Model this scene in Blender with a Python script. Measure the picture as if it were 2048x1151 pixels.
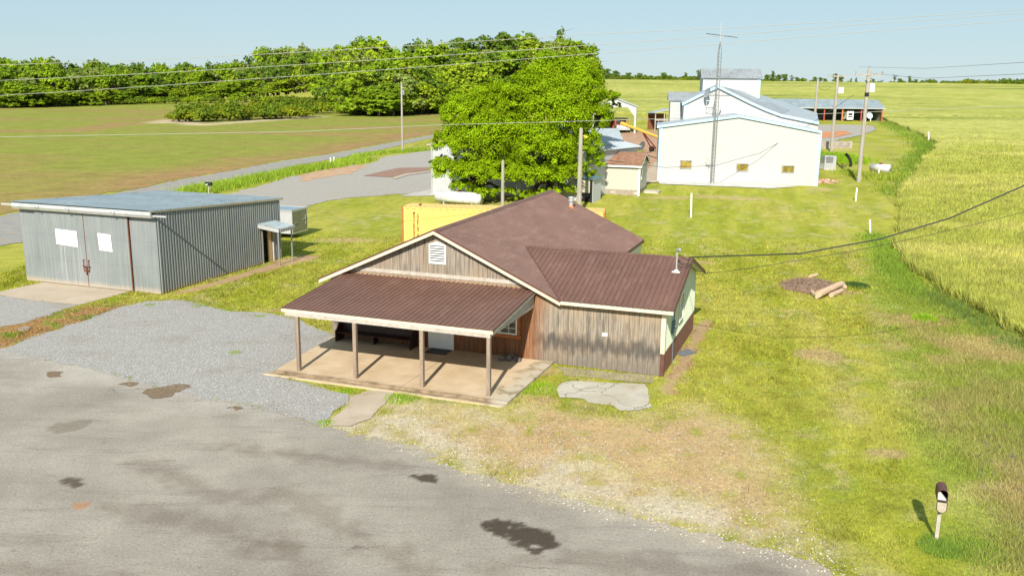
import bpy, math, random
import numpy as np
from math import radians as R_, sin, cos, pi
from mathutils import Vector, Matrix
for o in list(bpy.data.objects): bpy.data.objects.remove(o)
random.seed(7); rng = np.random.default_rng(7)
sc = bpy.context.scene; COL = sc.collection
# ------------------------------------------------------------------ camera, sky, sun, exposure
CH, CF, CP, CR = 12.6, 1800.0, R_(12.633), R_(.673)
cd = bpy.data.cameras.new('camera'); cam = bpy.data.objects.new('camera', cd); COL.objects.link(cam)
cd.sensor_width = 36; cd.lens = CF/2048*36; cd.clip_start = .1; cd.clip_end = 20000
cam.matrix_world = Matrix.Translation((0,0,CH)) @ Matrix.Rotation(pi/2-CP,4,'X') @ Matrix.Rotation(CR,4,'Z')
sc.camera = cam
SUN_AZ, SUN_EL = 11.0, 35.0          # shadows run 11 deg to the right of +Y
w = bpy.data.worlds.new('World'); sc.world = w; w.use_nodes = True
nt = w.node_tree; bg = nt.nodes['Background']
sky = nt.nodes.new('ShaderNodeTexSky'); sky.sky_type = 'NISHITA'; sky.sun_disc = False
sky.sun_elevation = R_(SUN_EL); sky.sun_rotation = R_(180+SUN_AZ)
sky.air_density = 1.0; sky.dust_density = .15; sky.ozone_density = 2.0; sky.altitude = 100
mxs = nt.nodes.new('ShaderNodeMix'); mxs.data_type = 'RGBA'; mxs.inputs[0].default_value = .75
mxs.inputs[7].default_value = (5.0,6.9,8.0,1)          # thin milky summer haze in the air, evens out the clear-sky gradient
nt.links.new(sky.outputs[0], mxs.inputs[6]); nt.links.new(mxs.outputs[2], bg.inputs[0]); bg.inputs[1].default_value = .062
ld = bpy.data.lights.new('sun','SUN'); ld.energy = 4.8; ld.angle = R_(.5); ld.color = (1,.93,.82)
sun = bpy.data.objects.new('sun', ld); COL.objects.link(sun)
sd = Vector((sin(R_(SUN_AZ))*cos(R_(SUN_EL)), cos(R_(SUN_AZ))*cos(R_(SUN_EL)), -sin(R_(SUN_EL))))
sun.rotation_euler = sd.to_track_quat('-Z','Y').to_euler(); sun.location = (-10,-40,60)
sc.view_settings.view_transform = 'Standard'; sc.view_settings.look = 'None'
sc.view_settings.exposure = .68; sc.view_settings.gamma = 1

# ------------------------------------------------------------------ terrain and pixel -> ground helper
def sstep(a,b,x): t = np.clip((x-a)/(b-a),0,1); return t*t*(3-2*t)
HY = [-500,78,108,150,220,400,700,820,1100,7000]; HZ = [0,0,1.8,3.6,5.5,9,17.9,18.6,14,-60]
_ys = np.linspace(-500,7000,7501); _zs = np.interp(_ys,HY,HZ)
_k = np.hanning(25); _k /= _k.sum(); _zs = np.convolve(np.pad(_zs,12,mode='edge'),_k,'valid')
def hgt(x,y):
    x = np.asarray(x,float); y = np.asarray(y,float)
    f = sstep(-14,8,x)
    b = np.interp(y,_ys,_zs)
    hill = 22*np.exp(-((x-5)/120)**2)*sstep(415,520,y)*(1-sstep(560,800,y))
    far = -30*sstep(900,6000,y)
    return b*f + hill*(1-f) + far*(1-f*.8)
def ray(px,py):
    u = px-1024; v = py-575.5
    a = u*cos(CR)+v*sin(CR); b = -u*sin(CR)+v*cos(CR)
    return (a, CF*cos(CP)-b*sin(CP), -CF*sin(CP)-b*cos(CP))
def G(px,py,z=0.0):            # point on the terrain (plus z) seen at a pixel of the photograph
    r = ray(px,py); hz = 0.0
    if r[2] >= -1: r = (r[0],r[1],-1)
    t = (CH-z)/-r[2]
    lo,hi = 0.0,t
    if r[1]*t > 78:
        n = 400
        for i in range(1,n+1):
            tt = t*i/n; p = (r[0]*tt, r[1]*tt, CH+r[2]*tt)
            if p[2] < hgt(p[0],p[1])+z: hi = tt; lo = t*(i-1)/n; break
        for _ in range(24):
            m = (lo+hi)/2; p = (r[0]*m, r[1]*m, CH+r[2]*m)
            if p[2] < hgt(p[0],p[1])+z: hi = m
            else: lo = m
        t = (lo+hi)/2
    return Vector((r[0]*t, r[1]*t, CH+r[2]*t))
def AT(px,py,Y):               # point on the view ray at distance Y
    r = ray(px,py); t = Y/r[1]; return Vector((r[0]*t, Y, CH+r[2]*t))

# ------------------------------------------------------------------ objects
def tag(o,label=None,cat=None,group=None,kind=None):
    if label: o['label'] = label
    if cat: o['category'] = cat
    if group: o['group'] = group
    if kind: o['kind'] = kind
    return o
def thing(name,label,cat,loc=(0,0,0),yaw=0,group=None):
    o = bpy.data.objects.new(name,None); COL.objects.link(o); o.location = loc; o.rotation_euler = (0,0,yaw)
    o.empty_display_size = .3
    return tag(o,label,cat,group)
def link(name,me,parent=None):
    o = bpy.data.objects.new(name,me); COL.objects.link(o)
    if parent: o.parent = parent
    return o
class MB:
    def __init__(s): s.v=[]; s.f=[]; s.m=[]; s.mi=0
    def poly(s,pts):
        i=len(s.v); s.v += [tuple(p) for p in pts]; s.f.append(tuple(range(i,i+len(pts)))); s.m.append(s.mi); return s
    def box(s,x0,y0,z0,x1,y1,z1,M=None):
        P=[(x0,y0,z0),(x1,y0,z0),(x1,y1,z0),(x0,y1,z0),(x0,y0,z1),(x1,y0,z1),(x1,y1,z1),(x0,y1,z1)]
        if M is not None: P=[tuple(M@Vector(p)) for p in P]
        i=len(s.v); s.v+=P
        for f in ((0,3,2,1),(4,5,6,7),(0,1,5,4),(1,2,6,5),(2,3,7,6),(3,0,4,7)): s.f.append(tuple(i+k for k in f)); s.m.append(s.mi)
        return s
    def bar(s,a,b,w,h=None,up=(0,0,1)):          # box beam from a to b
        h = h or w; a=Vector(a); b=Vector(b); d=b-a; L=d.length; d.normalize(); up=Vector(up)
        x=d.cross(up)
        if x.length<1e-4: x=d.cross(Vector((0,1,0)))
        x.normalize(); z=x.cross(d)
        M=Matrix((x,d,z)).transposed().to_4x4(); M.translation=a
        return s.box(-w/2,0,-h/2,w/2,L,h/2,M)
    def prism(s,pts,vec):                         # polygon pts (3d, ccw seen from outside) extruded by -vec
        n=len(pts); i=len(s.v); vec=Vector(vec)
        s.v+=[tuple(Vector(p)) for p in pts]+[tuple(Vector(p)+vec) for p in pts]
        s.f.append(tuple(range(i,i+n))); s.f.append(tuple(range(i+2*n-1,i+n-1,-1))); s.m+= [s.mi]*2
        for k in range(n): s.f.append((i+k,i+n+k,i+n+(k+1)%n,i+(k+1)%n)); s.m.append(s.mi)
        return s
    def tube(s,pts,r,n=8,cap=True):
        pts=[Vector(p) for p in pts]; rs=r if isinstance(r,(list,tuple)) else [r]*len(pts)
        base=len(s.v); ref=None
        for k,p in enumerate(pts):
            d=(pts[min(k+1,len(pts)-1)]-pts[max(k-1,0)]).normalized()
            if ref is None: ref=d.orthogonal().normalized()
            x=(ref-d*ref.dot(d)).normalized(); ref=x; y=d.cross(x)
            for j in range(n):
                a=2*pi*j/n; s.v.append(tuple(p+(x*cos(a)+y*sin(a))*rs[k]))
        for k in range(len(pts)-1):
            for j in range(n):
                s.f.append((base+k*n+j,base+k*n+(j+1)%n,base+(k+1)*n+(j+1)%n,base+(k+1)*n+j)); s.m.append(s.mi)
        if cap:
            s.f.append(tuple(base+n-1-j for j in range(n))); s.m.append(s.mi)
            q=base+(len(pts)-1)*n; s.f.append(tuple(q+j for j in range(n))); s.m.append(s.mi)
        return s
    def build(s,name,mats,parent=None,smooth=False):
        me=bpy.data.meshes.new(name); me.from_pydata(s.v,[],s.f)
        if not isinstance(mats,(list,tuple)): mats=[mats]
        for m in mats: me.materials.append(m)
        if len(mats)>1: me.polygons.foreach_set('material_index',s.m)
        if smooth: me.polygons.foreach_set('use_smooth',[True]*len(s.f))
        me.update(); return link(name,me,parent)
def fastmesh(name,V,F,mats,parent=None,colors=None,mi=None,smooth=False):
    """V (n,3) F (m,k) numpy"""
    me=bpy.data.meshes.new(name or 'tree_mesh'); V=np.ascontiguousarray(V,dtype=np.float32); F=np.ascontiguousarray(F,dtype=np.int32)
    m,k=F.shape
    me.vertices.add(len(V)); me.vertices.foreach_set('co',V.ravel())
    me.loops.add(m*k); me.loops.foreach_set('vertex_index',F.ravel())
    me.polygons.add(m); me.polygons.foreach_set('loop_start',np.arange(0,m*k,k,dtype=np.int32))
    try: me.polygons.foreach_set('loop_total',np.full(m,k,dtype=np.int32))
    except Exception: pass
    if not isinstance(mats,(list,tuple)): mats=[mats]
    for q in mats: me.materials.append(q)
    if mi is not None: me.polygons.foreach_set('material_index',np.asarray(mi,dtype=np.int32))
    if smooth: me.polygons.foreach_set('use_smooth',np.ones(m,dtype=bool))
    if colors is not None:
        at=me.color_attributes.new('col','FLOAT_COLOR','POINT')
        c=np.ones((len(V),4),dtype=np.float32); c[:,:colors.shape[1]]=colors; at.data.foreach_set('color',c.ravel())
    me.update(calc_edges=True); me.validate()
    return link(name,me,parent) if name else me

# ------------------------------------------------------------------ numpy noise
def vnoise(x,y,s,seed=0):
    x=np.asarray(x,float)/s; y=np.asarray(y,float)/s
    xi=np.floor(x).astype(np.int64); yi=np.floor(y).astype(np.int64); fx=x-xi; fy=y-yi
    fx=fx*fx*(3-2*fx); fy=fy*fy*(3-2*fy)
    def h(a,b):
        n=(a*374761393+b*668265263+seed*1274126177)&0xffffffff
        n=((n^(n>>13))*1274126177)&0xffffffff; n=n^(n>>16)
        return (n&0xffff)/65535.
    return (h(xi,yi)*(1-fx)+h(xi+1,yi)*fx)*(1-fy)+(h(xi,yi+1)*(1-fx)+h(xi+1,yi+1)*fx)*fy
def fbm(x,y,s,seed=0,o=4):
    r=0; a=.5; t=0
    for k in range(o): r=r+a*vnoise(x,y,s/2**k,seed+k*17); t+=a; a*=.55
    return r/t
def sdpoly(P,x,y):               # signed distance, negative inside
    P=np.array(P,float); d=np.full(np.shape(x),1e9); ins=np.zeros(np.shape(x),bool)
    for i in range(len(P)):
        a=P[i]; b=P[(i+1)%len(P)]; e=b-a; L=(e@e)+1e-9
        t=np.clip(((x-a[0])*e[0]+(y-a[1])*e[1])/L,0,1)
        d=np.minimum(d,np.hypot(x-a[0]-t*e[0],y-a[1]-t*e[1]))
        c=((a[1]>y)!=(b[1]>y))&(x<(b[0]-a[0])*(y-a[1])/(b[1]-a[1]+1e-12)+a[0]); ins^=c
    return np.where(ins,-d,d)
def sdline(P,x,y):
    P=np.array(P,float); d=np.full(np.shape(x),1e9)
    for i in range(len(P)-1):
        a=P[i]; b=P[i+1]; e=b-a; L=(e@e)+1e-9
        t=np.clip(((x-a[0])*e[0]+(y-a[1])*e[1])/L,0,1); d=np.minimum(d,np.hypot(x-a[0]-t*e[0],y-a[1]-t*e[1]))
    return d
def GP(pts): return [tuple(G(*p)[:2]) for p in pts]

# ------------------------------------------------------------------ materials
class N:
    def __init__(s,name):
        s.mat=bpy.data.materials.new(name); s.mat.use_nodes=True; s.t=s.mat.node_tree; s.b=s.t.nodes['Principled BSDF']; s.L=s.t.links.new
        s.b.inputs['Specular IOR Level'].default_value=.3
    def n(s,ty,**k):
        q=s.t.nodes.new(ty)
        for a,b in k.items(): setattr(q,a,b)
        return q
    def i(s,q,idx,v):
        if hasattr(v,'type') and hasattr(v,'links'): s.L(v,q.inputs[idx])
        else: q.inputs[idx].default_value=v
    def obj(s): return s.n('ShaderNodeTexCoord').outputs['Object']
    def scale(s,vec,sc3):
        q=s.n('ShaderNodeMapping'); s.L(vec,q.inputs[0]); q.inputs['Scale'].default_value=sc3; return q.outputs[0]
    def noise(s,vec,scale,detail=3,rough=.55):
        q=s.n('ShaderNodeTexNoise'); 
        if vec is not None: s.L(vec,q.inputs['Vector'])
        q.inputs['Scale'].default_value=scale; q.inputs['Detail'].default_value=detail; q.inputs['Roughness'].default_value=rough; return q.outputs[0]
    def math(s,op,a,b=0,c=0,clamp=False):
        q=s.n('ShaderNodeMath',operation=op,use_clamp=clamp); s.i(q,0,a); s.i(q,1,b)
        if op in('MULTIPLY_ADD',): s.i(q,2,c)
        return q.outputs[0]
    def rng(s,v,a,b,c=0,d=1):
        q=s.n('ShaderNodeMapRange'); s.i(q,0,v); q.inputs[1].default_value=a; q.inputs[2].default_value=b; q.inputs[3].default_value=c; q.inputs[4].default_value=d; return q.outputs[0]
    def mix(s,f,a,b,mode='MIX'):
        q=s.n('ShaderNodeMix',data_type='RGBA',blend_type=mode); s.i(q,0,f)
        for idx,v in ((6,a),(7,b)):
            if isinstance(v,tuple): q.inputs[idx].default_value=(*v[:3],1)
            else: s.L(v,q.inputs[idx])
        return q.outputs[2]
    def sep(s,v): q=s.n('ShaderNodeSeparateXYZ'); s.L(v,q.inputs[0]); return q.outputs
    def bump(s,h,st=.3,dist=.05):
        q=s.n('ShaderNodeBump'); q.inputs['Strength'].default_value=st; q.inputs['Distance'].default_value=dist; s.L(h,q.inputs['Height']); s.L(q.outputs[0],s.b.inputs['Normal'])
    def out(s,col,rough=.8,metal=0):
        s.i(s.b,'Base Color',col if not isinstance(col,tuple) else (*col[:3],1)); s.i(s.b,'Roughness',rough); s.b.inputs['Metallic'].default_value=metal; return s.mat
def plain(name,col,rough=.7,metal=0,var=.25,scale=3,streak=False,dirt=None,bump=0):
    m=N(name); o=m.obj()
    v=m.scale(o,(1,1,.12)) if streak else o
    n1=m.noise(v,scale,4); n2=m.noise(v,scale*9,2)
    f=m.math('ADD',m.math('MULTIPLY',n1,.65),m.math('MULTIPLY',n2,.35))
    lo=tuple(c*(1-var) for c in col); hi=tuple(min(.95,c*(1+var)) for c in col)
    c=m.mix(m.rng(f,.32,.68),lo,hi)
    if dirt: c=m.mix(m.rng(m.noise(o,scale*.6,5,.65),.52,.68,0,.85),c,dirt)
    if bump: m.bump(n2,bump,.03)
    return m.out(c,rough,metal)
def boards():      # weathered board siding: grey outside, red-brown where the porch roof shelters it
    m=N('weathered_boards'); o=m.obj(); s=m.sep(o)
    idx=m.math('FLOOR',m.math('DIVIDE',m.math('ADD',s[0],s[1]),.235)); wn=m.n('ShaderNodeTexWhiteNoise',noise_dimensions='1D'); m.L(idx,wn.inputs['W'])
    st=m.noise(m.scale(o,(9,9,.5)),2.2,5,.65); big=m.noise(o,.55,3)
    g=m.mix(m.rng(st,.32,.68),(.075,.062,.048),(.34,.30,.245))
    g=m.mix(m.math('MULTIPLY',wn.outputs[0],.5),g,(.30,.25,.195))
    g=m.mix(m.rng(big,.45,.7,0,.5),g,(.34,.24,.15))
    # damp dark band low on the wall and blotches, tan under the eave
    z=m.math('ADD',s[2],m.math('MULTIPLY',m.math('SUBTRACT',m.noise(m.scale(o,(3,3,.8)),1.2,4),.5),1.7))
    g=m.mix(m.rng(z,.25,1.15,.0,1),m.mix(.55,g,(.12,.105,.09)),g)
    g=m.mix(m.math('MULTIPLY',m.rng(z,.55,.95),m.rng(z,1.65,1.2)),g,m.mix(.85,g,(.075,.066,.058)))
    g=m.mix(m.math('MULTIPLY',m.rng(z,2.3,3.0,0,.55),m.rng(s[2],3.9,3.4)),g,(.38,.27,.165))
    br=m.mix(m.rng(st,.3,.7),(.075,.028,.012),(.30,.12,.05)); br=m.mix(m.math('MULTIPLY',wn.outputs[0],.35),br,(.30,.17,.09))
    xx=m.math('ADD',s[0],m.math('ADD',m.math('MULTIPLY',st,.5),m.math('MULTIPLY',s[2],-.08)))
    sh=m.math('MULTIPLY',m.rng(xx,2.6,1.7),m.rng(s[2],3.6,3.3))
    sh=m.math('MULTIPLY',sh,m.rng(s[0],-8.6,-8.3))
    c=m.mix(sh,g,br); m.bump(st,.5,.02); return m.out(c,.85)
def siding_metal(name,c1,c2,rough=.4,metal=.0,rust=None,z0=0):
    m=N(name); o=m.obj(); s=m.sep(o)
    st=m.noise(m.scale(o,(7,7,.25)),1.5,5,.6); bg_=m.noise(o,.35,4)
    c=m.mix(m.rng(m.math('ADD',m.math('MULTIPLY',st,.6),m.math('MULTIPLY',bg_,.4)),.32,.68),c1,c2)
    if rust:
        zz=m.math('ADD',s[2],m.math('MULTIPLY',st,-.35)); c=m.mix(m.rng(zz,z0+.12,z0-.12,0,.8),c,rust)
    return m.out(c,rough,metal)
def roofm(name,c1,c2,rough,metal,spots=None,sc=.6):
    m=N(name); o=m.obj(); a=m.noise(o,sc,5,.6); b=m.noise(o,14,2)
    c=m.mix(m.rng(m.math('ADD',m.math('MULTIPLY',a,.75),m.math('MULTIPLY',b,.25)),.35,.65),c1,c2)
    if spots: c=m.mix(m.rng(m.noise(m.scale(o,(1,.35,1)),2.2,4,.7),.60,.65,0,.8),c,spots)
    return m.out(c,rough,metal)
def attrmat(name,rough=.9,fine=40,amt=.5,trans=0,bump=.4,mid=6,spec=.1):
    m=N(name); a=m.n('ShaderNodeAttribute',attribute_name='col').outputs['Color']; c=a
    o=m.obj()
    if amt:
        n1=m.noise(o,fine,3,.7); n2=m.noise(o,mid,4,.6)
        f=m.math('ADD',m.math('MULTIPLY',n1,.6),m.math('MULTIPLY',n2,.4))
        c=m.mix(1.0,a,m.mix(m.rng(f,.3,.7),(1-amt,)*3,(1+amt,)*3),'MULTIPLY')
        if bump: m.bump(f,bump,.06)
    m.out(c,rough); m.b.inputs['Specular IOR Level'].default_value=spec
    if trans:
        tr=m.n('ShaderNodeBsdfTranslucent'); m.L(c,tr.inputs[0]); mx=m.n('ShaderNodeMixShader'); mx.inputs[0].default_value=trans
        o_=m.t.nodes['Material Output']; m.L(m.b.outputs[0],mx.inputs[1]); m.L(tr.outputs[0],mx.inputs[2]); m.L(mx.outputs[0],o_.inputs[0])
    return m.mat
def asphalt():
    m=N('asphalt'); o=m.obj(); f=m.noise(o,11,4,.8); g=m.noise(o,27,2,.8)
    big=m.noise(o,.22,6,.62); rot=m.n('ShaderNodeMapping'); m.L(o,rot.inputs[0]); rot.inputs['Rotation'].default_value=(0,0,R_(26)); rot.inputs['Scale'].default_value=(.25,1.6,1)
    wv=m.n('ShaderNodeTexNoise'); m.L(rot.outputs[0],wv.inputs['Vector']); wv.inputs['Scale'].default_value=1.0; wv.inputs['Detail'].default_value=9; wv.inputs['Roughness'].default_value=.78; wv.inputs['Distortion'].default_value=.5
    st=wv.outputs[0]
    a=m.n('ShaderNodeAttribute',attribute_name='col').outputs['Color']
    c=m.mix(m.rng(big,.35,.65),(.235,.208,.172),(.345,.312,.262))
    c=m.mix(m.rng(st,.52,.66,0,.55),c,(.17,.143,.118))
    c=m.mix(m.rng(f,.34,.48,.6,0),c,(.13,.112,.095)); c=m.mix(m.rng(f,.56,.68,0,.55),c,(.44,.405,.35))
    c=m.mix(m.rng(g,.66,.72,0,.9),c,(.62,.58,.52)); c=m.mix(m.rng(g,.28,.36,.8,0),c,(.07,.06,.05))
    sc_=m.n('ShaderNodeVectorMath',operation='MULTIPLY_ADD'); nz=m.n('ShaderNodeTexNoise'); m.L(o,nz.inputs['Vector']); nz.inputs['Scale'].default_value=.9; nz.inputs['Detail'].default_value=5
    m.L(nz.outputs['Color'],sc_.inputs[0]); sc_.inputs[1].default_value=(3,3,0); m.L(o,sc_.inputs[2])
    v=m.n('ShaderNodeTexVoronoi',feature='DISTANCE_TO_EDGE'); m.L(sc_.outputs[0],v.inputs['Vector']); v.inputs['Scale'].default_value=.16
    ck=m.math('MULTIPLY',m.rng(v.outputs['Distance'],.005,.002),m.rng(m.noise(o,.35,3),.58,.64)); c=m.mix(m.math('MULTIPLY',ck,.5),c,(.09,.075,.06))
    c=m.mix(1.0,c,a,'MULTIPLY'); m.bump(f,.7,.03); return m.out(c,.9)
def gravel(name='gravel',c1=(.25,.238,.222),c2=(.45,.432,.405),brown=(.28,.235,.185)):
    m=N(name); o=m.obj(); v=m.n('ShaderNodeTexVoronoi'); m.L(o,v.inputs['Vector']); v.inputs['Scale'].default_value=22
    s=m.sep(v.outputs['Color']); big=m.noise(o,.4,5,.6); f=m.noise(o,60,2)
    c=m.mix(m.math('ADD',m.math('MULTIPLY',s[0],.7),m.math('MULTIPLY',f,.3)),c1,c2)
    c=m.mix(m.rng(big,.54,.7,0,.55),c,brown); c=m.mix(m.rng(v.outputs['Distance'],.45,.75,0,.55),c,(.12,.11,.10))
    m.bump(v.outputs['Distance'],.6,.03); return m.out(c,.9)
def concrete(name,c1,c2,stain=None,crack=True):
    m=N(name); o=m.obj(); n=m.noise(o,1.1,6,.65); f=m.noise(o,30,3,.7)
    c=m.mix(m.rng(n,.33,.68),c1,c2); c=m.mix(m.rng(f,.4,.75,0,.35),c,tuple(x*.55 for x in c1))
    if name=='old_concrete':
        nz=m.n('ShaderNodeTexNoise'); m.L(o,nz.inputs['Vector']); nz.inputs['Scale'].default_value=1.6; nz.inputs['Detail'].default_value=5
        wp=m.n('ShaderNodeVectorMath',operation='MULTIPLY_ADD'); m.L(nz.outputs['Color'],wp.inputs[0]); wp.inputs[1].default_value=(1,1,0); m.L(o,wp.inputs[2])
        v=m.n('ShaderNodeTexVoronoi',feature='DISTANCE_TO_EDGE'); m.L(wp.outputs[0],v.inputs['Vector']); v.inputs['Scale'].default_value=.55
        c=m.mix(m.rng(v.outputs['Distance'],.018,.006,0,.8),c,(.12,.12,.05))
    if stain: c=m.mix(m.rng(m.noise(o,.55,5,.7),.5,.68,0,.8),c,stain)
    m.bump(f,.25,.02); return m.out(c,.88)
def bark(): return plain('bark',(.11,.08,.055),.95,0,.45,3,True)
M={}
M['boards']=boards(); M['post']=plain('post_wood',(.24,.185,.14),.9,0,.45,5,True)
M['brownroof']=roofm('brown_metal_roof',(.118,.057,.042),(.172,.090,.066),.50,.0); M['brownroof'].node_tree.nodes['Principled BSDF'].inputs['Specular IOR Level'].default_value=.4
M['vrim']=None
def dustroof():
    m=N('brown_metal_roof'); o=m.obj(); a=m.noise(o,.45,6,.65); b=m.noise(o,9,3,.7); st=m.noise(m.scale(o,(1.2,.25,1)),2.5,5,.65)
    c=m.mix(m.rng(m.math('ADD',m.math('MULTIPLY',a,.7),m.math('MULTIPLY',b,.3)),.32,.68),(.110,.054,.040),(.168,.089,.066))
    c=m.mix(m.rng(st,.52,.75,0,.4),c,(.25,.165,.13)); c=m.mix(m.rng(b,.70,.76,0,.5),c,(.36,.28,.23))
    m.b.inputs['Specular IOR Level'].default_value=.4; return m.out(c,.5)
M['brownroof']=dustroof()
M['browntrim']=plain('brown_trim',(.115,.055,.042),.5)
M['cream']=plain('cream_trim',(.66,.55,.40),.7,var=.12,scale=2)
M['white']=plain('white_paint',(.78,.78,.75),.55,var=.06)
M['ventw']=plain('vent_white',(.52,.53,.52),.6,0,.06)
M['offwhite']=siding_metal('offwhite_siding',(.66,.64,.54),(.76,.74,.65),.5)
M['slabc']=None
M['dark']=plain('dark_void',(.012,.011,.010),.9,0,.2)
M['black']=plain('black_plastic',(.02,.02,.02),.5)
M['rubber']=plain('rubber',(.018,.017,.016),.85)
M['pew']=plain('dark_stained_wood',(.035,.016,.011),.45,var=.3)
M['sill']=plain('orange_stained_wood',(.36,.12,.035),.7,var=.3,streak=False)
M['grayw']=plain('grey_board',(.40,.36,.31),.85,var=.25,scale=5)
def glass(name,col=(.02,.025,.03)): m=N(name); m.b.inputs['Specular IOR Level'].default_value=.6; return m.out(m.mix(m.rng(m.noise(m.obj(),1.2,2),.4,.6),col,tuple(c*2 for c in col)),.08)
M['glass']=glass('window_glass'); M['glassgold']=glass('golden_glass',(.16,.12,.03))
M['galv']=siding_metal('galvanised_sheet',(.20,.22,.225),(.33,.35,.35),.5,.2,(.36,.27,.18))
M['galvdoor']=siding_metal('galvanised_door_sheet',(.175,.195,.20),(.25,.27,.272),.55,.1,(.46,.38,.29))
def streakdoor():
    m=N('galvanised_door_sheet'); o=m.obj(); s_=m.sep(o); st=m.noise(m.scale(o,(6,1,.2)),1.6,5,.65); bg_=m.noise(o,.5,4)
    c=m.mix(m.rng(m.math('ADD',m.math('MULTIPLY',st,.6),m.math('MULTIPLY',bg_,.4)),.34,.66),(.17,.19,.192),(.255,.275,.275))
    x=m.math('MULTIPLY',m.rng(s_[0],-7.8,-7.6),m.rng(s_[0],-5.7,-5.95)); z=m.rng(s_[2],2.62,2.5)
    k=m.math('MULTIPLY',m.math('MULTIPLY',x,z),m.rng(m.noise(m.scale(o,(9,1,.08)),1.2,2),.52,.62)); c=m.mix(m.math('MULTIPLY',k,.55),c,(.45,.46,.46))
    gl=m.math('FRACT',m.math('DIVIDE',s_[2],1.57)); c=m.mix(m.rng(gl,.03,.0,0,.3),c,(.10,.11,.11))
    c=m.mix(m.rng(m.math('ADD',s_[2],m.math('MULTIPLY',st,-.5)),.15,-.15,0,.8),c,(.42,.35,.27)); return m.out(c,.55,.1)
M['galvdoor2']=streakdoor()
M['galvroof']=roofm('galvanised_roof',(.26,.32,.35),(.38,.44,.46),.42,.4,(.16,.10,.07),.5)
M['whiteroof']=roofm('pale_metal_roof',(.33,.375,.41),(.42,.46,.49),.45,.25)
M['greyroof']=roofm('grey_metal_roof',(.27,.29,.30),(.40,.42,.43),.45,.3,(.2,.17,.15))
M['steel']=plain('light_steel',(.55,.56,.55),.4,.5,.15)
M['rust']=plain('rusty_steel',(.17,.062,.032),.85,.1,.4,6)
M['rustedge']=plain('rusty_edge',(.34,.13,.04),.8,0,.4,4,True)
M['yellow']=siding_metal('yellow_paint',(.82,.47,.12),(.87,.53,.155),.5)
M['yellowtop']=plain('faded_yellow_top',(.66,.46,.15),.7,var=.15,dirt=(.5,.33,.16))
M['bluetrim']=plain('sky_blue_trim',(.38,.55,.66),.5,var=.1)
M['whitewall']=siding_metal('cream_white_siding',(.415,.418,.41),(.455,.458,.45),.5)
M['whiteclean']=siding_metal('white_siding',(.40,.415,.42),(.46,.475,.48),.5)
M['greenside']=siding_metal('pale_green_siding',(.55,.60,.47),(.66,.70,.56),.55)
M['vinyl']=plain('vinyl_siding',(.44,.425,.355),.6,var=.08)
M['shingle']=roofm('brown_shingles',(.17,.085,.052),(.30,.17,.11),.9,0,None,2.5)
M['block']=plain('grey_block',(.30,.25,.20),.9,var=.3,scale=4)
M['pole']=plain('weathered_pole',(.33,.30,.26),.9,0,.3,4,True)
M['mastm']=plain('galvanised_mast',(.20,.21,.21),.5,.2,.2)
M['alum']=plain('aluminium',(.62,.62,.60),.35,.6,.1)
M['wire']=plain('aluminium_cable',(.33,.32,.29),.6,0,.1)
M['wiredark']=plain('black_cable',(.03,.03,.032),.6,0,.2)
M['tank']=plain('white_tank_paint',(.66,.66,.64),.45,0,.15,2,dirt=(.25,.26,.27))
M['redsteel']=plain('red_steel',(.42,.06,.04),.6,0,.25)
M['orange']=plain('orange_yellow_paint',(.80,.42,.06),.5,0,.15)
M['tanw']=plain('tan_wood',(.55,.37,.19),.85,0,.25,8)
M['concd']=concrete('old_concrete',(.38,.35,.29),(.56,.52,.44),(.30,.25,.17))
M['truckred']=plain('truck_paint',(.35,.09,.05),.35,0,.2)
M['truckgrey']=plain('truck_grey',(.30,.30,.31),.4,.2,.2)
M['trailer']=plain('trailer_skin',(.52,.53,.53),.4,.3,.08); M['trailerback']=plain('trailer_olive_door',(.24,.24,.16),.45,.2,.2); M['trailertop']=plain('trailer_top',(.28,.36,.42),.4,.4,.15)
M['asphalt']=asphalt(); M['gravel']=gravel(); M['gravel2']=gravel('yard_gravel',(.27,.25,.225),(.47,.44,.39),(.40,.30,.22))
M['bark']=bark()

# ------------------------------------------------------------------ corrugated / ribbed sheet
def ribbed(mb,O,U,V,n,us,lohi,pitch,h,kind='rib',th=.012):
    """sheet in plane O + U*a + V*b; ribs run along V; lohi(a)->(b0,b1). n = outward normal"""
    O=Vector(O);U=Vector(U).normalized();V=Vector(V).normalized();n=Vector(n).normalized()
    a0,a1=us; P=[]; a=a0
    if kind=='rib':
        while a<a1-1e-6:
            for da,hh in ((0,h),(.09*pitch,h),(.17*pitch,0),(.83*pitch,0),(.91*pitch,h)):
                if a+da<=a1: P.append((a+da,hh))
            a+=pitch
        P.append((a1,h))
    elif kind=='wave':
        k=8; m=int((a1-a0)/pitch*k)
        for i in range(m+1): P.append((a0+(a1-a0)*i/m, h*.5+h*.5*sin(2*pi*i/k)))
    else:  # trapezoid
        while a<a1-1e-6:
            for da,hh in ((0,0),(.42*pitch,0),(.5*pitch,h),(.9*pitch,h)):
                if a+da<=a1: P.append((a+da,hh))
            a+=pitch
        P.append((a1,0))
    i0=len(mb.v)
    for (a,hh) in P:
        lo,hi=lohi(a)
        for b in (lo,hi): mb.v.append(tuple(O+U*a+V*b+n*hh))
    flip=U.cross(V).dot(n)<0
    for k in range(len(P)-1):
        q=(i0+2*k,i0+2*k+2,i0+2*k+3,i0+2*k+1)
        mb.f.append(q[::-1] if flip else q); mb.m.append(mb.mi)
    return mb

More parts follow.
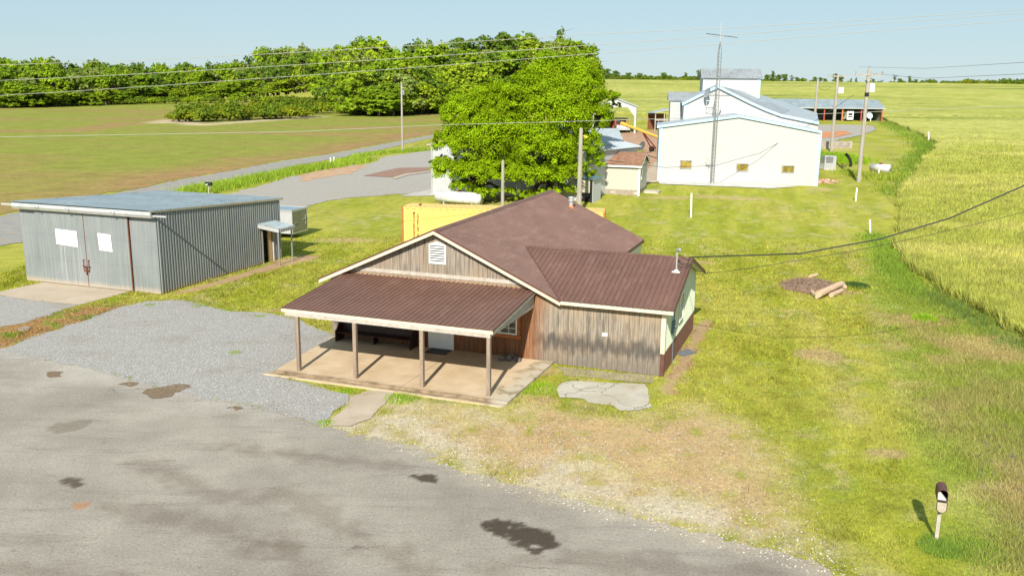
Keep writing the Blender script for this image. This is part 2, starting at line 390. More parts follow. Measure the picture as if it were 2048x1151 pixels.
# ================================================================== SETTING
LOT=[(-900,690),(-300,700),(0,700),(200,738),(330,776),(500,810),(640,848),(700,870),(812,888),(880,925),(1000,965),(1150,1000),(1300,1040),(1450,1075),(1560,1105),(1640,1130),(1720,1165),(1900,1300),(2400,1750),(1024,2600),(-2200,2600),(-2600,1000)]
GRAV=[(-500,860),(-300,760),(0,697),(150,648),(250,612),(290,603),(340,600),(380,606),(420,612),(460,622),(520,622),(600,640),(668,668),(640,700),(535,752),(620,775),(700,790),(690,805),(640,850),(500,812),(330,778),(200,740),(60,712),(0,704),(-300,760)]
GRAV=[(0,697),(150,648),(250,612),(290,603),(340,600),(380,606),(420,614),(470,624),(520,624),(600,642),(668,672),(660,700),(560,752),(620,775),(700,788),(692,805),(640,850),(500,812),(330,778),(200,742),(60,716),(0,706),(-300,740),(-700,790),(-700,760),(-300,745)]
GRAV2=[(-400,560),(0,588),(60,598),(158,610),(120,622),(40,648),(0,655),(-300,690)]
APRON=[(-80,598),(-30,590),(95,562),(265,582),(158,610),(60,600),(0,590)]
YARD=[(330,430),(400,402),(464,387),(590,352),(700,338),(745,325),(775,313),(870,300),(960,300),(960,385),(862,386),(790,388),(700,396),(650,402),(620,412),(560,440)]
ROAD=[(-700,640),(-300,500),(0,434),(40,424),(300,374),(359,360),(464,342),(555,324),(652,310),(739,294),(886,266),(1000,246),(1000,251),(883,271),(725,308),(593,330),(511,352),(417,366),(356,381),(300,400),(200,440),(45,484),(0,490),(-300,560),(-700,700)]
EAST=[(1560,252),(1640,250),(1700,250),(1740,252),(1752,259),(1730,268),(1690,276),(1640,288),(1560,290)]
WYARD=[(1200,272),(1290,262),(1345,262),(1345,330),(1310,345),(1290,360),(1296,300),(1215,302)]
def jag(P,amp,step=.5,seed=1,smallamp=.3):
    out=[]
    for i in range(len(P)):
        a=np.array(P[i]); b=np.array(P[(i+1)%len(P)]); L=np.hypot(*(b-a)); n=max(1,int(min(L/step,160)))
        nrm=np.array([-(b-a)[1],(b-a)[0]])/(L+1e-9)
        for k in range(n):
            p=a+(b-a)*k/n; d=(fbm(p[0],p[1],3.0,seed)-.5)*2*amp+(vnoise(p[0],p[1],.35,seed+5)-.5)*amp*smallamp*2
            out.append(tuple(p+nrm*d))
    return out
def sheet(name,P,dz,mat,amp=.3,step=.5,seed=1,grid=None,colfn=None,thick=0):
    Pj=jag(P,amp,step,seed) if amp else P
    from mathutils.geometry import tessellate_polygon
    tri=tessellate_polygon([[Vector((x,y,0)) for x,y in Pj]])
    mb=MB()
    z=hgt(np.array([p[0] for p in Pj]),np.array([p[1] for p in Pj]))
    mb.v=[(p[0],p[1],float(zz)+dz) for p,zz in zip(Pj,z)]
    for t in tri:
        a,b,c=[Vector(mb.v[i]) for i in t]
        mb.f.append(tuple(t) if (b-a).cross(c-a).z>0 else tuple(t[::-1]))
    if thick:
        n=len(Pj); mb.v+=[(p[0],p[1],float(zz)-.05) for p,zz in zip(Pj,z)]
        for k in range(n): mb.f.append((k,(k+1)%n,n+(k+1)%n,n+k)); mb.f.append((k,n+k,n+(k+1)%n,(k+1)%n)) if False else None
        mb.f=[f for f in mb.f if f]
    mb.m=[0]*len(mb.f)
    return tag(mb.build(name,mat),kind='structure')
def gridsheet(name,xs,ys,dfun,dz,mat,colfn=None,kind='structure',mx=.3):
    X,Y=np.meshgrid(xs,ys); X=X.ravel().astype(float); Y=Y.ravel().astype(float); D=dfun(X,Y); n1,n2=len(ys),len(xs)
    idg=np.arange(n1*n2).reshape(n1,n2); F=np.stack([idg[:-1,:-1],idg[:-1,1:],idg[1:,1:],idg[1:,:-1]],-1).reshape(-1,4)
    F=F[(D[F]<0).any(1)]; used=np.unique(F); out=used[D[used]>0]
    for _ in range(2):
        e=.03; d0=dfun(X[out],Y[out]); gx=(dfun(X[out]+e,Y[out])-d0)/e; gy=(dfun(X[out],Y[out]+e)-d0)/e; L=np.maximum(.35,gx*gx+gy*gy)
        X[out]-=np.clip(gx*d0/L,-mx,mx)*.5; Y[out]-=np.clip(gy*d0/L,-mx,mx)*.5
    re=np.full(len(X),-1); re[used]=np.arange(len(used)); x,y=X[used],Y[used]
    o=fastmesh(name,np.stack([x,y,hgt(x,y)+dz],-1),re[F],mat,colors=colfn(x,y) if colfn else None); return tag(o,kind=kind)
def polysheet(name,P,dz,mat,amp,res,seed):
    P=np.array(P); lo=P.min(0)-1; hi=P.max(0)+1
    f=lambda x,y: sdpoly(P,x,y)+(fbm(x,y,3.,seed)-.5)*2*amp+(vnoise(x,y,.5,seed+3)-.5)*amp*.6
    return gridsheet(name,np.arange(lo[0],hi[0],res),np.arange(lo[1],hi[1],res),f,dz,mat)
wLOT=GP(LOT[:16])+[(14,12),(30,-30),(0,-80),(-90,-60),(-90,40)]
wLOT=GP([(-300,700),(0,700),(200,738),(330,776),(500,810),(640,848),(700,870),(812,888),(880,925),(1000,965),(1150,1000),(1300,1040),(1450,1075),(1560,1105),(1640,1130),(1720,1165)])+[(12,19),(16,8),(30,-20),(10,-80),(-90,-80),(-90,40)]
DIRTY=GP([(690,850),(745,835),(790,792),(870,806),(1005,830),(1060,800),(1110,805),(1250,832),(1400,812),(1520,860),(1580,960),(1610,1080),(1700,1160),(1560,1105),(1300,1040),(1000,965),(812,888)])
WET=GP([(-200,700),(-200,650),(0,655),(100,625),(180,612),(260,606),(240,625),(150,650),(0,697)])
WEEDS=GP([(1760,470),(1800,500),(1880,590),(2048,690),(2400,800),(2400,1200),(1960,1151),(1900,1000),(1800,760),(1740,620),(1730,520)])
WEED2=GP([(1720,800),(1800,900),(1830,1000),(1780,1060),(1800,1151),(1960,1151),(2100,1100),(2100,700),(1900,650)])
TRK1=GP([(1560,390),(1580,480),(1600,560),(1650,700),(1720,850),(1780,960)]); TRK2=GP([(1660,395),(1690,480),(1740,600),(1800,740),(1880,900),(1950,1000)])
DIRTW=GP([(1320,775),(1345,745),(1395,655),(1400,640),(1425,640),(1400,680),(1370,745),(1335,790)])
SHEDD=GP([(322,592),(440,560),(520,535),(600,510),(640,512),(600,525),(520,545),(400,580)])
spots=[(1400,525,1.6,.9),(1340,395,3,1),(1440,394,3.4,1.2),(1500,398,3,1),(1640,378,2,1.5),(700,480,3,1.2),(590,520,2,.7),(1090,740,1.,.8),(1150,770,.8,.4),(1690,585,1.2,.6),(1075,800,.8,.6),(560,620,1.5,.5),(1250,870,1,.3),(1770,905,.9,.5),(1640,710,1.2,1.4),(1400,655,.8,.5)]
spotsW=[(*G(a,b)[:2],rx,ry) for a,b,rx,ry in spots]
def gcol(x,y,blade=False):
    x=np.asarray(x,float); y=np.asarray(y,float)
    n1=fbm(x,y,9,1); n2=fbm(x,y,2.6,2); n3=fbm(x,y,.7,3,3); nl=fbm(x+.35*y,y*.25,3.5,9,4)
    mx=lambda a,b,t: a+(b-a)*np.clip(t,0,1)[...,None]
    green=np.array([.265,.285,.028]); lush=np.array([.165,.245,.016]); yel=np.array([.345,.325,.062]); dry=np.array([.40,.32,.14]); soil=np.array([.36,.235,.145]); stone=np.array([.45,.405,.33])
    c=np.broadcast_to(green,x.shape+(3,)).copy()
    c=mx(c,yel,sstep(.36,.66,nl*.55+n1*.45)*.95); ns=fbm(x*1.0-.22*y,y*.12,1.1,19,3); c=mx(c,yel*1.08,sstep(.55,.7,ns)*.5); c=mx(c,green*.8,sstep(.45,.3,ns)*.4); c=mx(c,lush,sstep(.52,.68,n2*.6+n3*.4)*.7)
    c=mx(c,dry,sstep(.54,.76,n2*.45+n3*.55)*.8); c=mx(c,c*.72,sstep(.55,.75,fbm(x,y,.45,14,2))*.6)
    # far away lawn reads paler
    d=sdpoly(DIRTY,x,y)+(n2-.5)*3.2; w=sstep(1.2,-1.4,d)
    c=mx(c,mx(np.broadcast_to(dry,c.shape),np.broadcast_to(np.array([.40,.285,.145]),c.shape),sstep(.42,.6,n2)),w*sstep(.25,.55,n3+.12))
    st=w*sstep(.50,.72,vnoise(x,y,.3,31)*.25+fbm(x+y*.3,y,6,35,5)*.75)
    ed=sstep(3.4,.3,np.abs(sdpoly(wLOT,x,y))+(n2-.5)*3); c=mx(c,stone,np.clip(st*.5+w*ed*.75*sstep(.3,.6,n3),0,1))
    w=sstep(.6,-.5,sdpoly(WET,x,y)+(n2-.5)*1.5); c=mx(c,np.array([.32,.185,.085]),w*.9); c=mx(c,np.array([.17,.21,.03]),w*sstep(.55,.7,n3))
    for P,ww in ((TRK1,1.1),(TRK2,1.0)):
        w=sstep(ww,.1,sdline(P,x,y)+(n3-.5)*.8); c=mx(c,dry,w*.45*sstep(.40,.62,n2*.5+n3*.5)); 
    for P in (DIRTW,SHEDD):
        w=sstep(.25,-.15,sdpoly(P,x,y)+(n3-.5)*.8); c=mx(c,soil,w*.9)
    for a,b,rx,ry in spotsW:
        w=sstep(1.15,.55,np.hypot((x-a)/rx,(y-b)/ry)+(n3-.5)*.9); c=mx(c,mx(np.broadcast_to(soil,c.shape),np.broadcast_to(dry,c.shape),n3*1.2),w*.75)
    w=sstep(1.5,-1.5,sdpoly(WEED2,x,y)+(n1-.5)*5); c=mx(c,np.array([.40,.37,.11]),w*.55*sstep(.35,.6,n2))
    w=sstep(1.0,-1,sdpoly(WEEDS,x,y)+(n2-.5)*3); c=mx(c,np.array([.22,.29,.05]),w*.6); c=mx(c,np.array([.40,.31,.14]),w*sstep(.55,.7,n1*.6+n2*.4)*.8)
    # orange bare earth far to the right behind the hall
    return np.clip(c*(.86+.28*n3[...,None]),0,1)
M['lawn']=attrmat('lawn_ground',.95,26,.5,0,.5,5)
M['blade']=attrmat('grass_blades',.8,1,0,.35,0)
# terrain sheet
def axis(lo,hi,step,far_lo,far_hi,g=1.16):
    a=list(np.arange(lo,hi+1e-6,step)); s=step; x=hi
    while x<far_hi: s*=g; x+=s; a.append(x)
    s=step; x=lo; b=[]
    while x>far_lo: s*=g; x-=s; b.append(x)
    return np.array(b[::-1]+a)
xs=axis(-26,30,.25,-6000,6000,1.07); ys=axis(17,74,.25,-300,9000,1.03)
X,Y=np.meshgrid(xs,ys); Z=hgt(X,Y)-.012
nx,ny=len(xs),len(ys); idx=np.arange(nx*ny).reshape(ny,nx)
F=np.stack([idx[:-1,:-1],idx[:-1,1:],idx[1:,1:],idx[1:,:-1]],-1).reshape(-1,4)
ground=fastmesh('ground',np.stack([X,Y,Z],-1).reshape(-1,3),F,M['lawn'],colors=gcol(X,Y).reshape(-1,3),smooth=True); tag(ground,kind='structure')
# parking lot with painted-in wear as albedo: holes, patches, tar, tyre-dust
def lotcol(x,y):
    c=np.ones(x.shape+(3,)); n=fbm(x,y,.9,51,4); n2=fbm(x,y,.35,55,3)
    def blot(P,col,soft=.10,nz=.38,a=1):
        w=sstep(soft,-soft,sdpoly(GP(P),x,y)+(n2-.5)*nz*2)*a
        return c+(np.array(col)-c)*w[...,None]
    c=blot([(955,1040),(1010,1042),(1100,1062),(1130,1080),(1105,1092),(1020,1085),(990,1065)],(.22,.18,.155))
    c=blot([(1060,1092),(1085,1098),(1075,1108),(1050,1102)],(.24,.2,.17))
    c=blot([(822,948),(870,950),(872,962),(830,966)],(.24,.2,.17)); c=blot([(130,950),(170,958),(160,972),(135,965)],(.35,.3,.27))
    c=blot([(95,858),(110,845),(180,840),(180,850),(150,862),(105,867)],(.74,.70,.66),.05,.15)
    c=blot([(155,1008),(180,1005),(175,1016),(155,1015)],(1.25,.8,.55),.08)
    for P in ([(270,925),(330,940),(420,985),(520,1000)],[(210,1010),(330,1035),(440,1055),(560,1110)],[(560,985),(640,1020),(700,1060),(790,1110),(860,1151)],[(460,895),(520,903),(640,915),(800,935)],[(560,1075),(600,1130),(640,1200)],[(0,1130),(100,1142),(240,1170)],[(930,1151),(1050,1120),(1200,1120),(1400,1140),(1560,1151)]):
        d=sdline(GP(P),x,y)+(n-.5)*1.4; w=sstep(.8,-.1,d+(n2-.5)*.8)*.42; c=c+(np.array([.50,.43,.38])-c)*w[...,None]
    d=sdpoly(GP(GRAV),x,y)+(n-.5)*2.2; w=sstep(2.2,-.2,d)*.8; c=c+(np.array([1.22,1.24,1.28])-c)*w[...,None]
    d=sdpoly(DIRTY,x,y)+(n-.5)*1.2; w=sstep(1.0,-.1,d)*.6; c=c+(np.array([1.30,1.22,1.08])-c)*w[...,None]
    return c
xs2=axis(-17,13,.09,-100,40,1.1); ys2=axis(19,42,.09,-90,60,1.1)
lotd=lambda x,y: sdpoly(wLOT,x,y)+(vnoise(x,y,.35,3)-.5)*.5+(vnoise(x,y,.16,4)-.5)*.25+(fbm(x,y,3,6)-.5)*.6
gridsheet('parking_lot',xs2,ys2,lotd,0.0,M['asphalt'],lotcol,mx=.08)
def brownwet(P): pass
polysheet('gravel',GP(GRAV),.008,M['gravel'],.55,.17,3)
polysheet('gravel',GP(GRAV2),.006,M['gravel'],.4,.2,4)
polysheet('gravel_yard',GP(YARD),.02,M['gravel2'],.7,.5,5)
M['road']=concrete('old_road_asphalt',(.235,.225,.21),(.32,.305,.28),(.30,.24,.18))
polysheet('road',GP(ROAD),.03,M['road'],.4,.6,6)
polysheet('dirt_yard',GP(EAST),.05,M['gravel2'],.8,.7,7)
M['dirt']=plain('bare_dirt',(.36,.22,.14),.95,0,.25,.8,bump=.3)
polysheet('dirt_yard',GP(WYARD),.05,M['dirt'],.6,.7,8)
polysheet('dirt_patch',GP([(1600,268),(1690,262),(1700,268),(1670,275),(1600,280)]),.09,plain('orange_dirt',(.46,.20,.09),.95,0,.25,.8),.5,.6,9)
M['apron']=concrete('tan_concrete',(.38,.31,.23),(.50,.42,.33),(.32,.25,.17))
sheet('concrete_apron',GP(APRON),.012,M['apron'],.06,.5,10)
PAD=[(1113,778),(1128,764),(1150,762),(1290,768),(1300,786),(1300,800),(1306,814),(1280,820),(1240,822),(1225,812),(1180,806),(1165,798),(1120,795)]
# slabs of broken concrete, split along their cracks
sheet('concrete_pad',GP(PAD),.022,M['concd'],.14,.10,11)
sheet('concrete_pad',GP([(1110,732),(1180,738),(1310,752),(1306,766),(1270,764),(1190,756),(1130,750)]),.010,concrete('mossy_concrete',(.27,.22,.16),(.40,.35,.27),(.22,.20,.09)),.2,.15,14)
sheet('ramp',GP([(655,852),(662,838),(690,812),(700,792),(740,780),(790,783),(760,818),(742,838),(700,852)]),.02,M['apron'],.12,.2,15)
polysheet('concrete_strip',GP([(1316,361),(1400,364),(1560,371),(1600,373),(1540,377),(1320,368)]),.05,concrete('pale_concrete',(.42,.42,.40),(.56,.55,.52)),.2,.3,16)
polysheet('path',GP([(1288,360),(1300,335),(1318,318),(1318,345),(1316,365),(1290,368)]),.09,M['apron'],.1,.3,17)
polysheet('concrete_strip',GP([(800,392),(863,378),(900,378),(900,390)]),.03,concrete('strip_concrete',(.36,.34,.31),(.5,.48,.45)),.1,.3,18)
polysheet('dirt_patch',GP([(600,350),(650,340),(712,328),(735,334),(690,348),(610,362)]),.035,plain('orange_yard_soil',(.42,.26,.15),.95,0,.25,.6,dirt=(.36,.33,.29)),.9,.4,31)
sc_=polysheet('loading_pad',GP([(728,352),(775,341),(800,336),(862,335),(862,341),(812,347),(786,355)]),.06,plain('rusty_plate_deck',(.25,.15,.11),.85,0,.3,1.2),.1,.4,32)
polysheet('kerb',GP([(786,356),(812,348),(862,342),(862,344),(815,351),(790,359)]),.09,M['apron'],.06,.3,33)
# puddles and wet hollows
M['water']=glass('muddy_water',(.10,.10,.10)); M['mud']=plain('damp_brown_gravel',(.17,.12,.075),.8,0,.4,9)
for P in ([(85,745),(100,741),(130,742),(122,753),(100,755)],[(235,768),(262,764),(276,766),(262,772)],[(296,782),(320,778),(340,790),(315,795)],[(330,776),(355,769),(378,773),(352,783)],[(450,815),(470,811),(486,816),(470,821)]):
    sheet('wet_hollow',GP(P),.014+P[0][0]*.00001,M['mud'],.3,.08,22)
sheet('puddle',GP([(0,477),(45,472),(45,484),(0,488)]),.02,glass('sky_puddle',(.12,.16,.2)),.2,.8,21)
sheet('puddle',GP([(36,657),(52,652),(62,656),(50,663),(38,662)]),.02,glass('mud_puddle',(.2,.16,.12)),.1,.1,23)

# crop field on the left: young green rows over brown soil
def cropcol(x,y):
    n1=fbm(x,y,60,71); n2=fbm(x*.35+y*.1,y,14,72); n3=fbm(x,y,2.5,73)
    g=np.array([.205,.225,.036]); b=np.array([.285,.175,.078]); rd=sdline(GP([(-100,455),(300,374),(464,342),(652,310),(886,266)]),x,y)
    t=np.clip(sstep(.46,.68,n1*.5+n2*.5)*.62+sstep(18,0,rd+(n2-.5)*20)*.7+sstep(300,420,y)*.0+(n3-.5)*.35,0,1)
    s=sdline(GP([(0,262),(150,262),(260,246),(330,243),(345,238)]),x,y); t=np.maximum(t,sstep(9,0,s+(n2-.5)*10)*.8)
    s=sdline(GP([(320,246),(345,240),(400,250),(500,243),(640,233)]),x,y)
    c=g+(b-g)*t[...,None]; c=c+(np.array([.46,.37,.25])-c)*(sstep(7,1,s+(n3-.5)*6)*.85)[...,None]
    return np.clip(c*(.85+.3*fbm(x,y,.9,75,2)[...,None]),0,1)
FIELD=GP([(-700,620),(-300,490),(0,430),(40,420),(300,371),(359,357),(464,339),(555,321),(652,307),(739,291),(886,263),(1000,243)])+[(-2,470),(-60,470),(-300,480),(-700,470),(-700,120)]
xs3=axis(-120,-5,1.0,-800,10,1.06); ys3=axis(70,260,1.0,20,480,1.03)
gridsheet('crop_field',xs3,ys3,lambda x,y: sdpoly(FIELD,x,y)+(vnoise(x,y,2.5,3)-.5)*1.4+(vnoise(x,y,.9,4)-.5)*.8,.02,attrmat('crop_soil',.95,1.6,.35,0,.5,.25),cropcol)

# ------------------------------------------------------------------ blades
def blades(name,P,H,W,C,label,cat,mat=None,lean=.5,kind='stuff',up=.0):
    """P (n,3) bases; one thin triangle blade each"""
    n=len(P); a=rng.uniform(0,2*pi,n); H=np.broadcast_to(H,(n,)); W=np.broadcast_to(W,(n,))
    dx=np.cos(a)*W/2; dy=np.sin(a)*W/2; la=rng.uniform(0,2*pi,n); ll=rng.uniform(.1,lean,n)*H
    V=np.empty((n,3,3)); V[:,0]=P+np.stack([-dx,-dy,0*dx],-1); V[:,1]=P+np.stack([dx,dy,0*dx],-1)
    V[:,2]=P+np.stack([np.cos(la)*ll,np.sin(la)*ll,H],-1)
    Cc=np.repeat(C[:,None,:],3,1)
    o=fastmesh(name,V.reshape(-1,3),np.arange(3*n).reshape(n,3),mat or M['blade'],colors=Cc.reshape(-1,3))
    return tag(o,label,cat,kind=kind)
HOUSE_O=Vector((-.592,41.135,0)); HY_=R_(-19.797)
def HW(u,v,z=0): return Vector((HOUSE_O.x+u*cos(HY_)-v*sin(HY_), HOUSE_O.y+u*sin(HY_)+v*cos(HY_), z))
SHED_O=Vector((-21.35,53.33,0)); SY_=R_(-19.5)
def SW(u,v,z=0): return Vector((SHED_O.x+u*cos(SY_)-v*sin(SY_), SHED_O.y+u*sin(SY_)+v*cos(SY_), z))
NOGRASS=[wLOT,GP(GRAV),GP(GRAV2),GP(APRON),GP(PAD),GP([(655,852),(662,838),(690,812),(700,792),(790,783),(742,838),(700,852)]),
 [tuple(HW(*p)[:2]) for p in ((-9.2,0),(-8.5,-6.5),(2.7,-6.5),(2.8,0),(7.9,0),(7.9,8.8),(3,8.8),(3,18),(-9.2,18))],
 [tuple(SW(*p)[:2]) for p in ((-10.7,0),(0,0),(0,13),(-10.7,13))], DIRTW,SHEDD,GP([(1200,340),(1316,362),(1640,374),(1640,330)])]
def scatter(n,x0,x1,y0,y1,p=1.3):
    t=rng.random(n); y=y0*((y1/y0)**t); x=x0+(x1-x0)*rng.random(n); 
    m=np.abs(x)<y*.60+3+4*(x>0); return x[m],y[m]
gx,gy=scatter(1200000,-34,50,19,80)
keep=np.ones(len(gx),bool)
for P in NOGRASS: keep&=sdpoly(P,gx,gy)>(vnoise(gx,gy,.6,8)-.5)*.35
dw=sdpoly(DIRTY,gx,gy)+(fbm(gx,gy,2.6,2)-.5)*3.2; keep&=(dw>0)|(rng.random(len(gx))<.35)
keep&=rng.random(len(gx))<(.35+.9*fbm(gx,gy,1.6,12))*sstep(80,58,gy)
gx,gy=gx[keep],gy[keep]
cc=gcol(gx,gy); nn=len(gx); cc=cc*rng.uniform(.6,1.7,(nn,1))*(1+rng.normal(0,.10,(nn,3))); cc*=(.8+.5*fbm(gx,gy,.5,16,3))[:,None]
tall=1+1.2*sstep(.55,.75,fbm(gx,gy,1.9,13))
blades('grass',np.stack([gx,gy,hgt(gx,gy)-.01],-1),rng.uniform(.035,.11,nn)*tall*(gy/38)**.4,rng.uniform(.013,.026,nn)*(gy/28)**1.15,np.clip(cc,0,1),'short mown yellow green lawn grass around the wooden building','grass',lean=1.6)
# taller weeds along the right side
gx,gy=scatter(620000,8,34,20,62)
dW=sdpoly(WEEDS,gx,gy)+(fbm(gx,gy,2.6,22)-.5)*3; keep=(dW<.8)&(rng.random(len(gx))<(.25+fbm(gx,gy,1.2,25)*.9)*sstep(.8,-1.6,dW)); dWk=dW[keep]
gx,gy=gx[keep],gy[keep]; nn=len(gx); nA=fbm(gx,gy,3.0,26); nB=fbm(gx,gy,6,27)
cc=gcol(gx,gy); br=sstep(.5,.62,nB)[:,None]; cc=cc*(1-br*.6)+np.array([.44,.36,.15])*br*.45; cc*=rng.uniform(.6,1.7,(nn,1))
pur=(rng.random(nn)<.03)&(sdpoly(GP([(1960,860),(2080,840),(2100,1080),(1990,1050),(1940,940)]),gx,gy)<0); cc[pur]=(.18,.15,.36)
blades('weeds',np.stack([gx,gy,hgt(gx,gy)-.01],-1),rng.uniform(.08,.34,nn)*(.25+1.2*nA)*(.35+.65*sstep(.5,-3,dWk)),rng.uniform(.012,.026,nn),np.clip(cc,0,1),'tall green and brown weeds between the lawn and the wheat','weeds',lean=1.0)
# clumps: around mailbox foot, slab edges, tufts in the gravel
def clump(cx,cy,r,n,h,name,label,cat='grass tuft',col=(.18,.30,.04),wd=.014):
    a=rng.uniform(0,2*pi,n); q=r*np.sqrt(rng.random(n)); x=cx+q*np.cos(a); y=cy+q*np.sin(a)
    c=np.array(col)*rng.uniform(.6,1.6,(n,1)); hh=h*rng.uniform(.5,1.2,n)*(1.1-q/r*.6)
    return blades(name,np.stack([x,y,hgt(x,y)-.01],-1),hh,wd*rng.uniform(.7,1.3,n),c,label,cat,lean=.9)
g=G(1880,1096)
for _k in range(3): pass
clump(g.x,g.y,.62,1500,.26,'tall_grass','mid green tall grass tuft at the foot of the near mailbox post',col=(.21,.32,.05))
g=G(1945,1100); clump(g.x,g.y,.9,1500,.24,'tall_grass','looser green grass tuft to the right of the near mailbox post',col=(.24,.34,.05))
g=G(1860,1075); clump(g.x,g.y,.3,300,.14,'tall_grass','small thin grass tuft just left of the mailbox post foot',col=(.24,.34,.05))
g=G(1850,640); clump(g.x,g.y,.7,900,.45,'weeds','round leafy green weed clump in the rough grass near the wheat','weeds',(.26,.42,.02),.05)
for (px,py,r,n,h,l) in ((692,782,.35,260,.12,'small weed tuft in the gravel beside the porch slab corner'),(650,846,.4,260,.12,'green weed tuft at the gravel end of the concrete ramp'),(805,795,.8,900,.14,'bright green tuft along the front edge of the porch slab'),(1075,775,.9,900,.13,'green tufts along the right edge of the porch slab')):
    g=G(px,py); clump(g.x,g.y,r,n,h,'weed_tuft',l,'weeds',(.25,.40,.02),.03)
# pebbles in the bare area and along lot edges
def pebbles(name,P,s,cols,label):
    n=len(P); s=np.broadcast_to(s,(n,))
    base=np.array([[1,0,0],[-1,0,0],[0,1,0],[0,-1,0],[0,0,.6],[0,0,-.4]],float); fc=np.array([[0,2,4],[2,1,4],[1,3,4],[3,0,4]])
    a=rng.uniform(0,pi,n); ca,sa=np.cos(a),np.sin(a); el=rng.uniform(.6,1,n)
    B=base[None]*s[:,None,None]; B[:,:,1]*=el[:,None]
    Vx=B[:,:,0]*ca[:,None]-B[:,:,1]*sa[:,None]; Vy=B[:,:,0]*sa[:,None]+B[:,:,1]*ca[:,None]
    V=np.stack([Vx,Vy,B[:,:,2]],-1)+P[:,None,:]; F=(fc[None]+np.arange(n)[:,None,None]*6).reshape(-1,3)
    o=fastmesh(name,V.reshape(-1,3),F,M['pebble'],colors=np.repeat(cols[:,None,:],6,1).reshape(-1,3)); return tag(o,label,'gravel',kind='stuff')
M['pebble']=attrmat('pebble',.9,1,0,0,0)
px_,py_=scatter(90000,-26,14,19,56); m=(sdpoly(DIRTY,px_,py_)<.6)&(rng.random(len(px_))<.25+.75*sstep(3.5,0,np.abs(sdpoly(wLOT,px_,py_)))*fbm(px_,py_,2.0,44)*1.5); px1,py1=px_[m],py_[m]; n=len(px1)
cc=np.array([.50,.455,.385])*rng.uniform(.35,1.3,(n,1)); pebbles('pebbles',np.stack([px1,py1,np.full(n,.004)],-1),rng.uniform(.012,.042,n),cc,'pale pebbles strewn over the bare ground beside the asphalt')
gp=GP(GRAV); px_,py_=scatter(120000,-34,2,28,56); d1=sdpoly(gp,px_,py_); m=(d1<.7)&(rng.random(len(px_))<np.where(d1>-.1,.12,.5)); px1,py1=px_[m],py_[m]; n=len(px1)
cc=np.array([.36,.355,.355])*rng.uniform(.5,1.5,(n,1)); pebbles('gravel_stones',np.stack([px1,py1,np.full(n,.012)],-1),rng.uniform(.012,.034,n),cc,'loose grey crushed stones on the gravel lot')

# ------------------------------------------------------------------ wheat
M['wheatg']=attrmat('wheat_canopy',.9,9,.55,0,.7,1.2)
Wb=[G(*p) for p in [(2100,705),(2048,672),(1960,622),(1880,585),(1835,545),(1800,500),(1792,450),(1798,400),(1830,350),(1850,322),(1878,292),(1862,281),(1830,266),(1790,250),(1768,240)]]
wy=[Wb[0].y-34,Wb[0].y-14]+[p.y for p in Wb]+[Wb[-1].y+14]; wx=[Wb[0].x+9,Wb[0].x+6]+[p.x for p in Wb]+[Wb[-1].x+1]
o_=np.argsort(wy); wy=np.array(wy)[o_]; wx=np.array(wx)[o_]
ytop=wy[-1]
def xl(y):
    a=np.interp(y,wy,wx); b=np.where(y>ytop,G(1215,225).x+0*y,a)
    return b+(fbm(y,0*y,6,91)-.5)*2.2+(vnoise(y,0*y,1.1,92)-.5)*.8
def wheatcol(x,y):
    n1=fbm(x,y,30,81); n2=fbm(x*.4,y,5,82); n3=fbm(x,y,1.5,83)
    a=np.array([.35,.37,.075]); b=np.array([.455,.44,.125]); c=a+(b-a)*np.clip(sstep(.35,.65,n1*.4+n2*.6),0,1)[...,None]
    lod=sstep(.62,.75,fbm(x*.12,y*.8,12,85))*sstep(150,260,y); c=c+(np.array([.10,.15,.03])-c)*(lod*.6)[...,None]
    return np.clip(c*(.75+.5*n3[...,None]),0,1)
ysw=axis(float(wy[0])-.5,110,.35,float(wy[0])-1,1300,1.03); ysw=ysw[ysw>=wy[0]-.6]
ysw=np.sort(np.concatenate([ysw,[ytop,ytop+.05]]))
ts=np.concatenate([[0,0],np.linspace(0.0015,1,150)**1.8])
V=[];C=[]
for yv in ysw:
    x0=float(xl(np.array([yv]))[0]); x1=max(70.,yv*.85+25)
    x=x0+(x1-x0)*ts; yy=np.full(len(x),yv); z=hgt(x,yy)+.62+.16*(fbm(x,yy,1.2,93,3)-.5)+.10*(vnoise(x,yy,.3,94)-.5); z[0]=float(hgt(x0,yv))-.02
    V.append(np.stack([x,yy,z],-1)); C.append(wheatcol(x,yy)*np.array([.84,.85,.78]))
V=np.array(V); C=np.array(C); r_,c_=V.shape[:2]; idw=np.arange(r_*c_).reshape(r_,c_)
Fw=np.stack([idw[:-1,:-1],idw[:-1,1:],idw[1:,1:],idw[1:,:-1]],-1).reshape(-1,4)
wheat=fastmesh('wheat_field',V.reshape(-1,3),Fw,M['wheatg'],colors=C.reshape(-1,3),smooth=False); tag(wheat,'ripening yellow green wheat field right of the lawn up to the horizon','field',kind='stuff')
n=1300000; t=rng.random(n); y=30*((175/30)**t); x=10+(y*.64+20-10)*rng.random(n); m=(x>xl(y)-.15)&(x<y*.62+9)&(rng.random(n)<sstep(178,95,y)*.9+.02); x,y=x[m],y[m]; n=len(x)
cc=wheatcol(x,y)*rng.uniform(.40,1.75,(n,1))*(.75+.5*fbm(x,y,.8,96,3))[:,None]; cc[:,0]*=rng.uniform(.9,1.15,n)
edge=sstep(.6,0,x-xl(y)); zb=hgt(x,y)+(.42)*(1-edge)
blades('wheat_stalks',np.stack([x,y,zb],-1),rng.uniform(.20,.58,n)*(1+edge),rng.uniform(.03,.06,n)*(y/60)**.9,np.clip(cc,0,1),'standing wheat ears and stalks on the near part of the field','wheat',lean=.7)

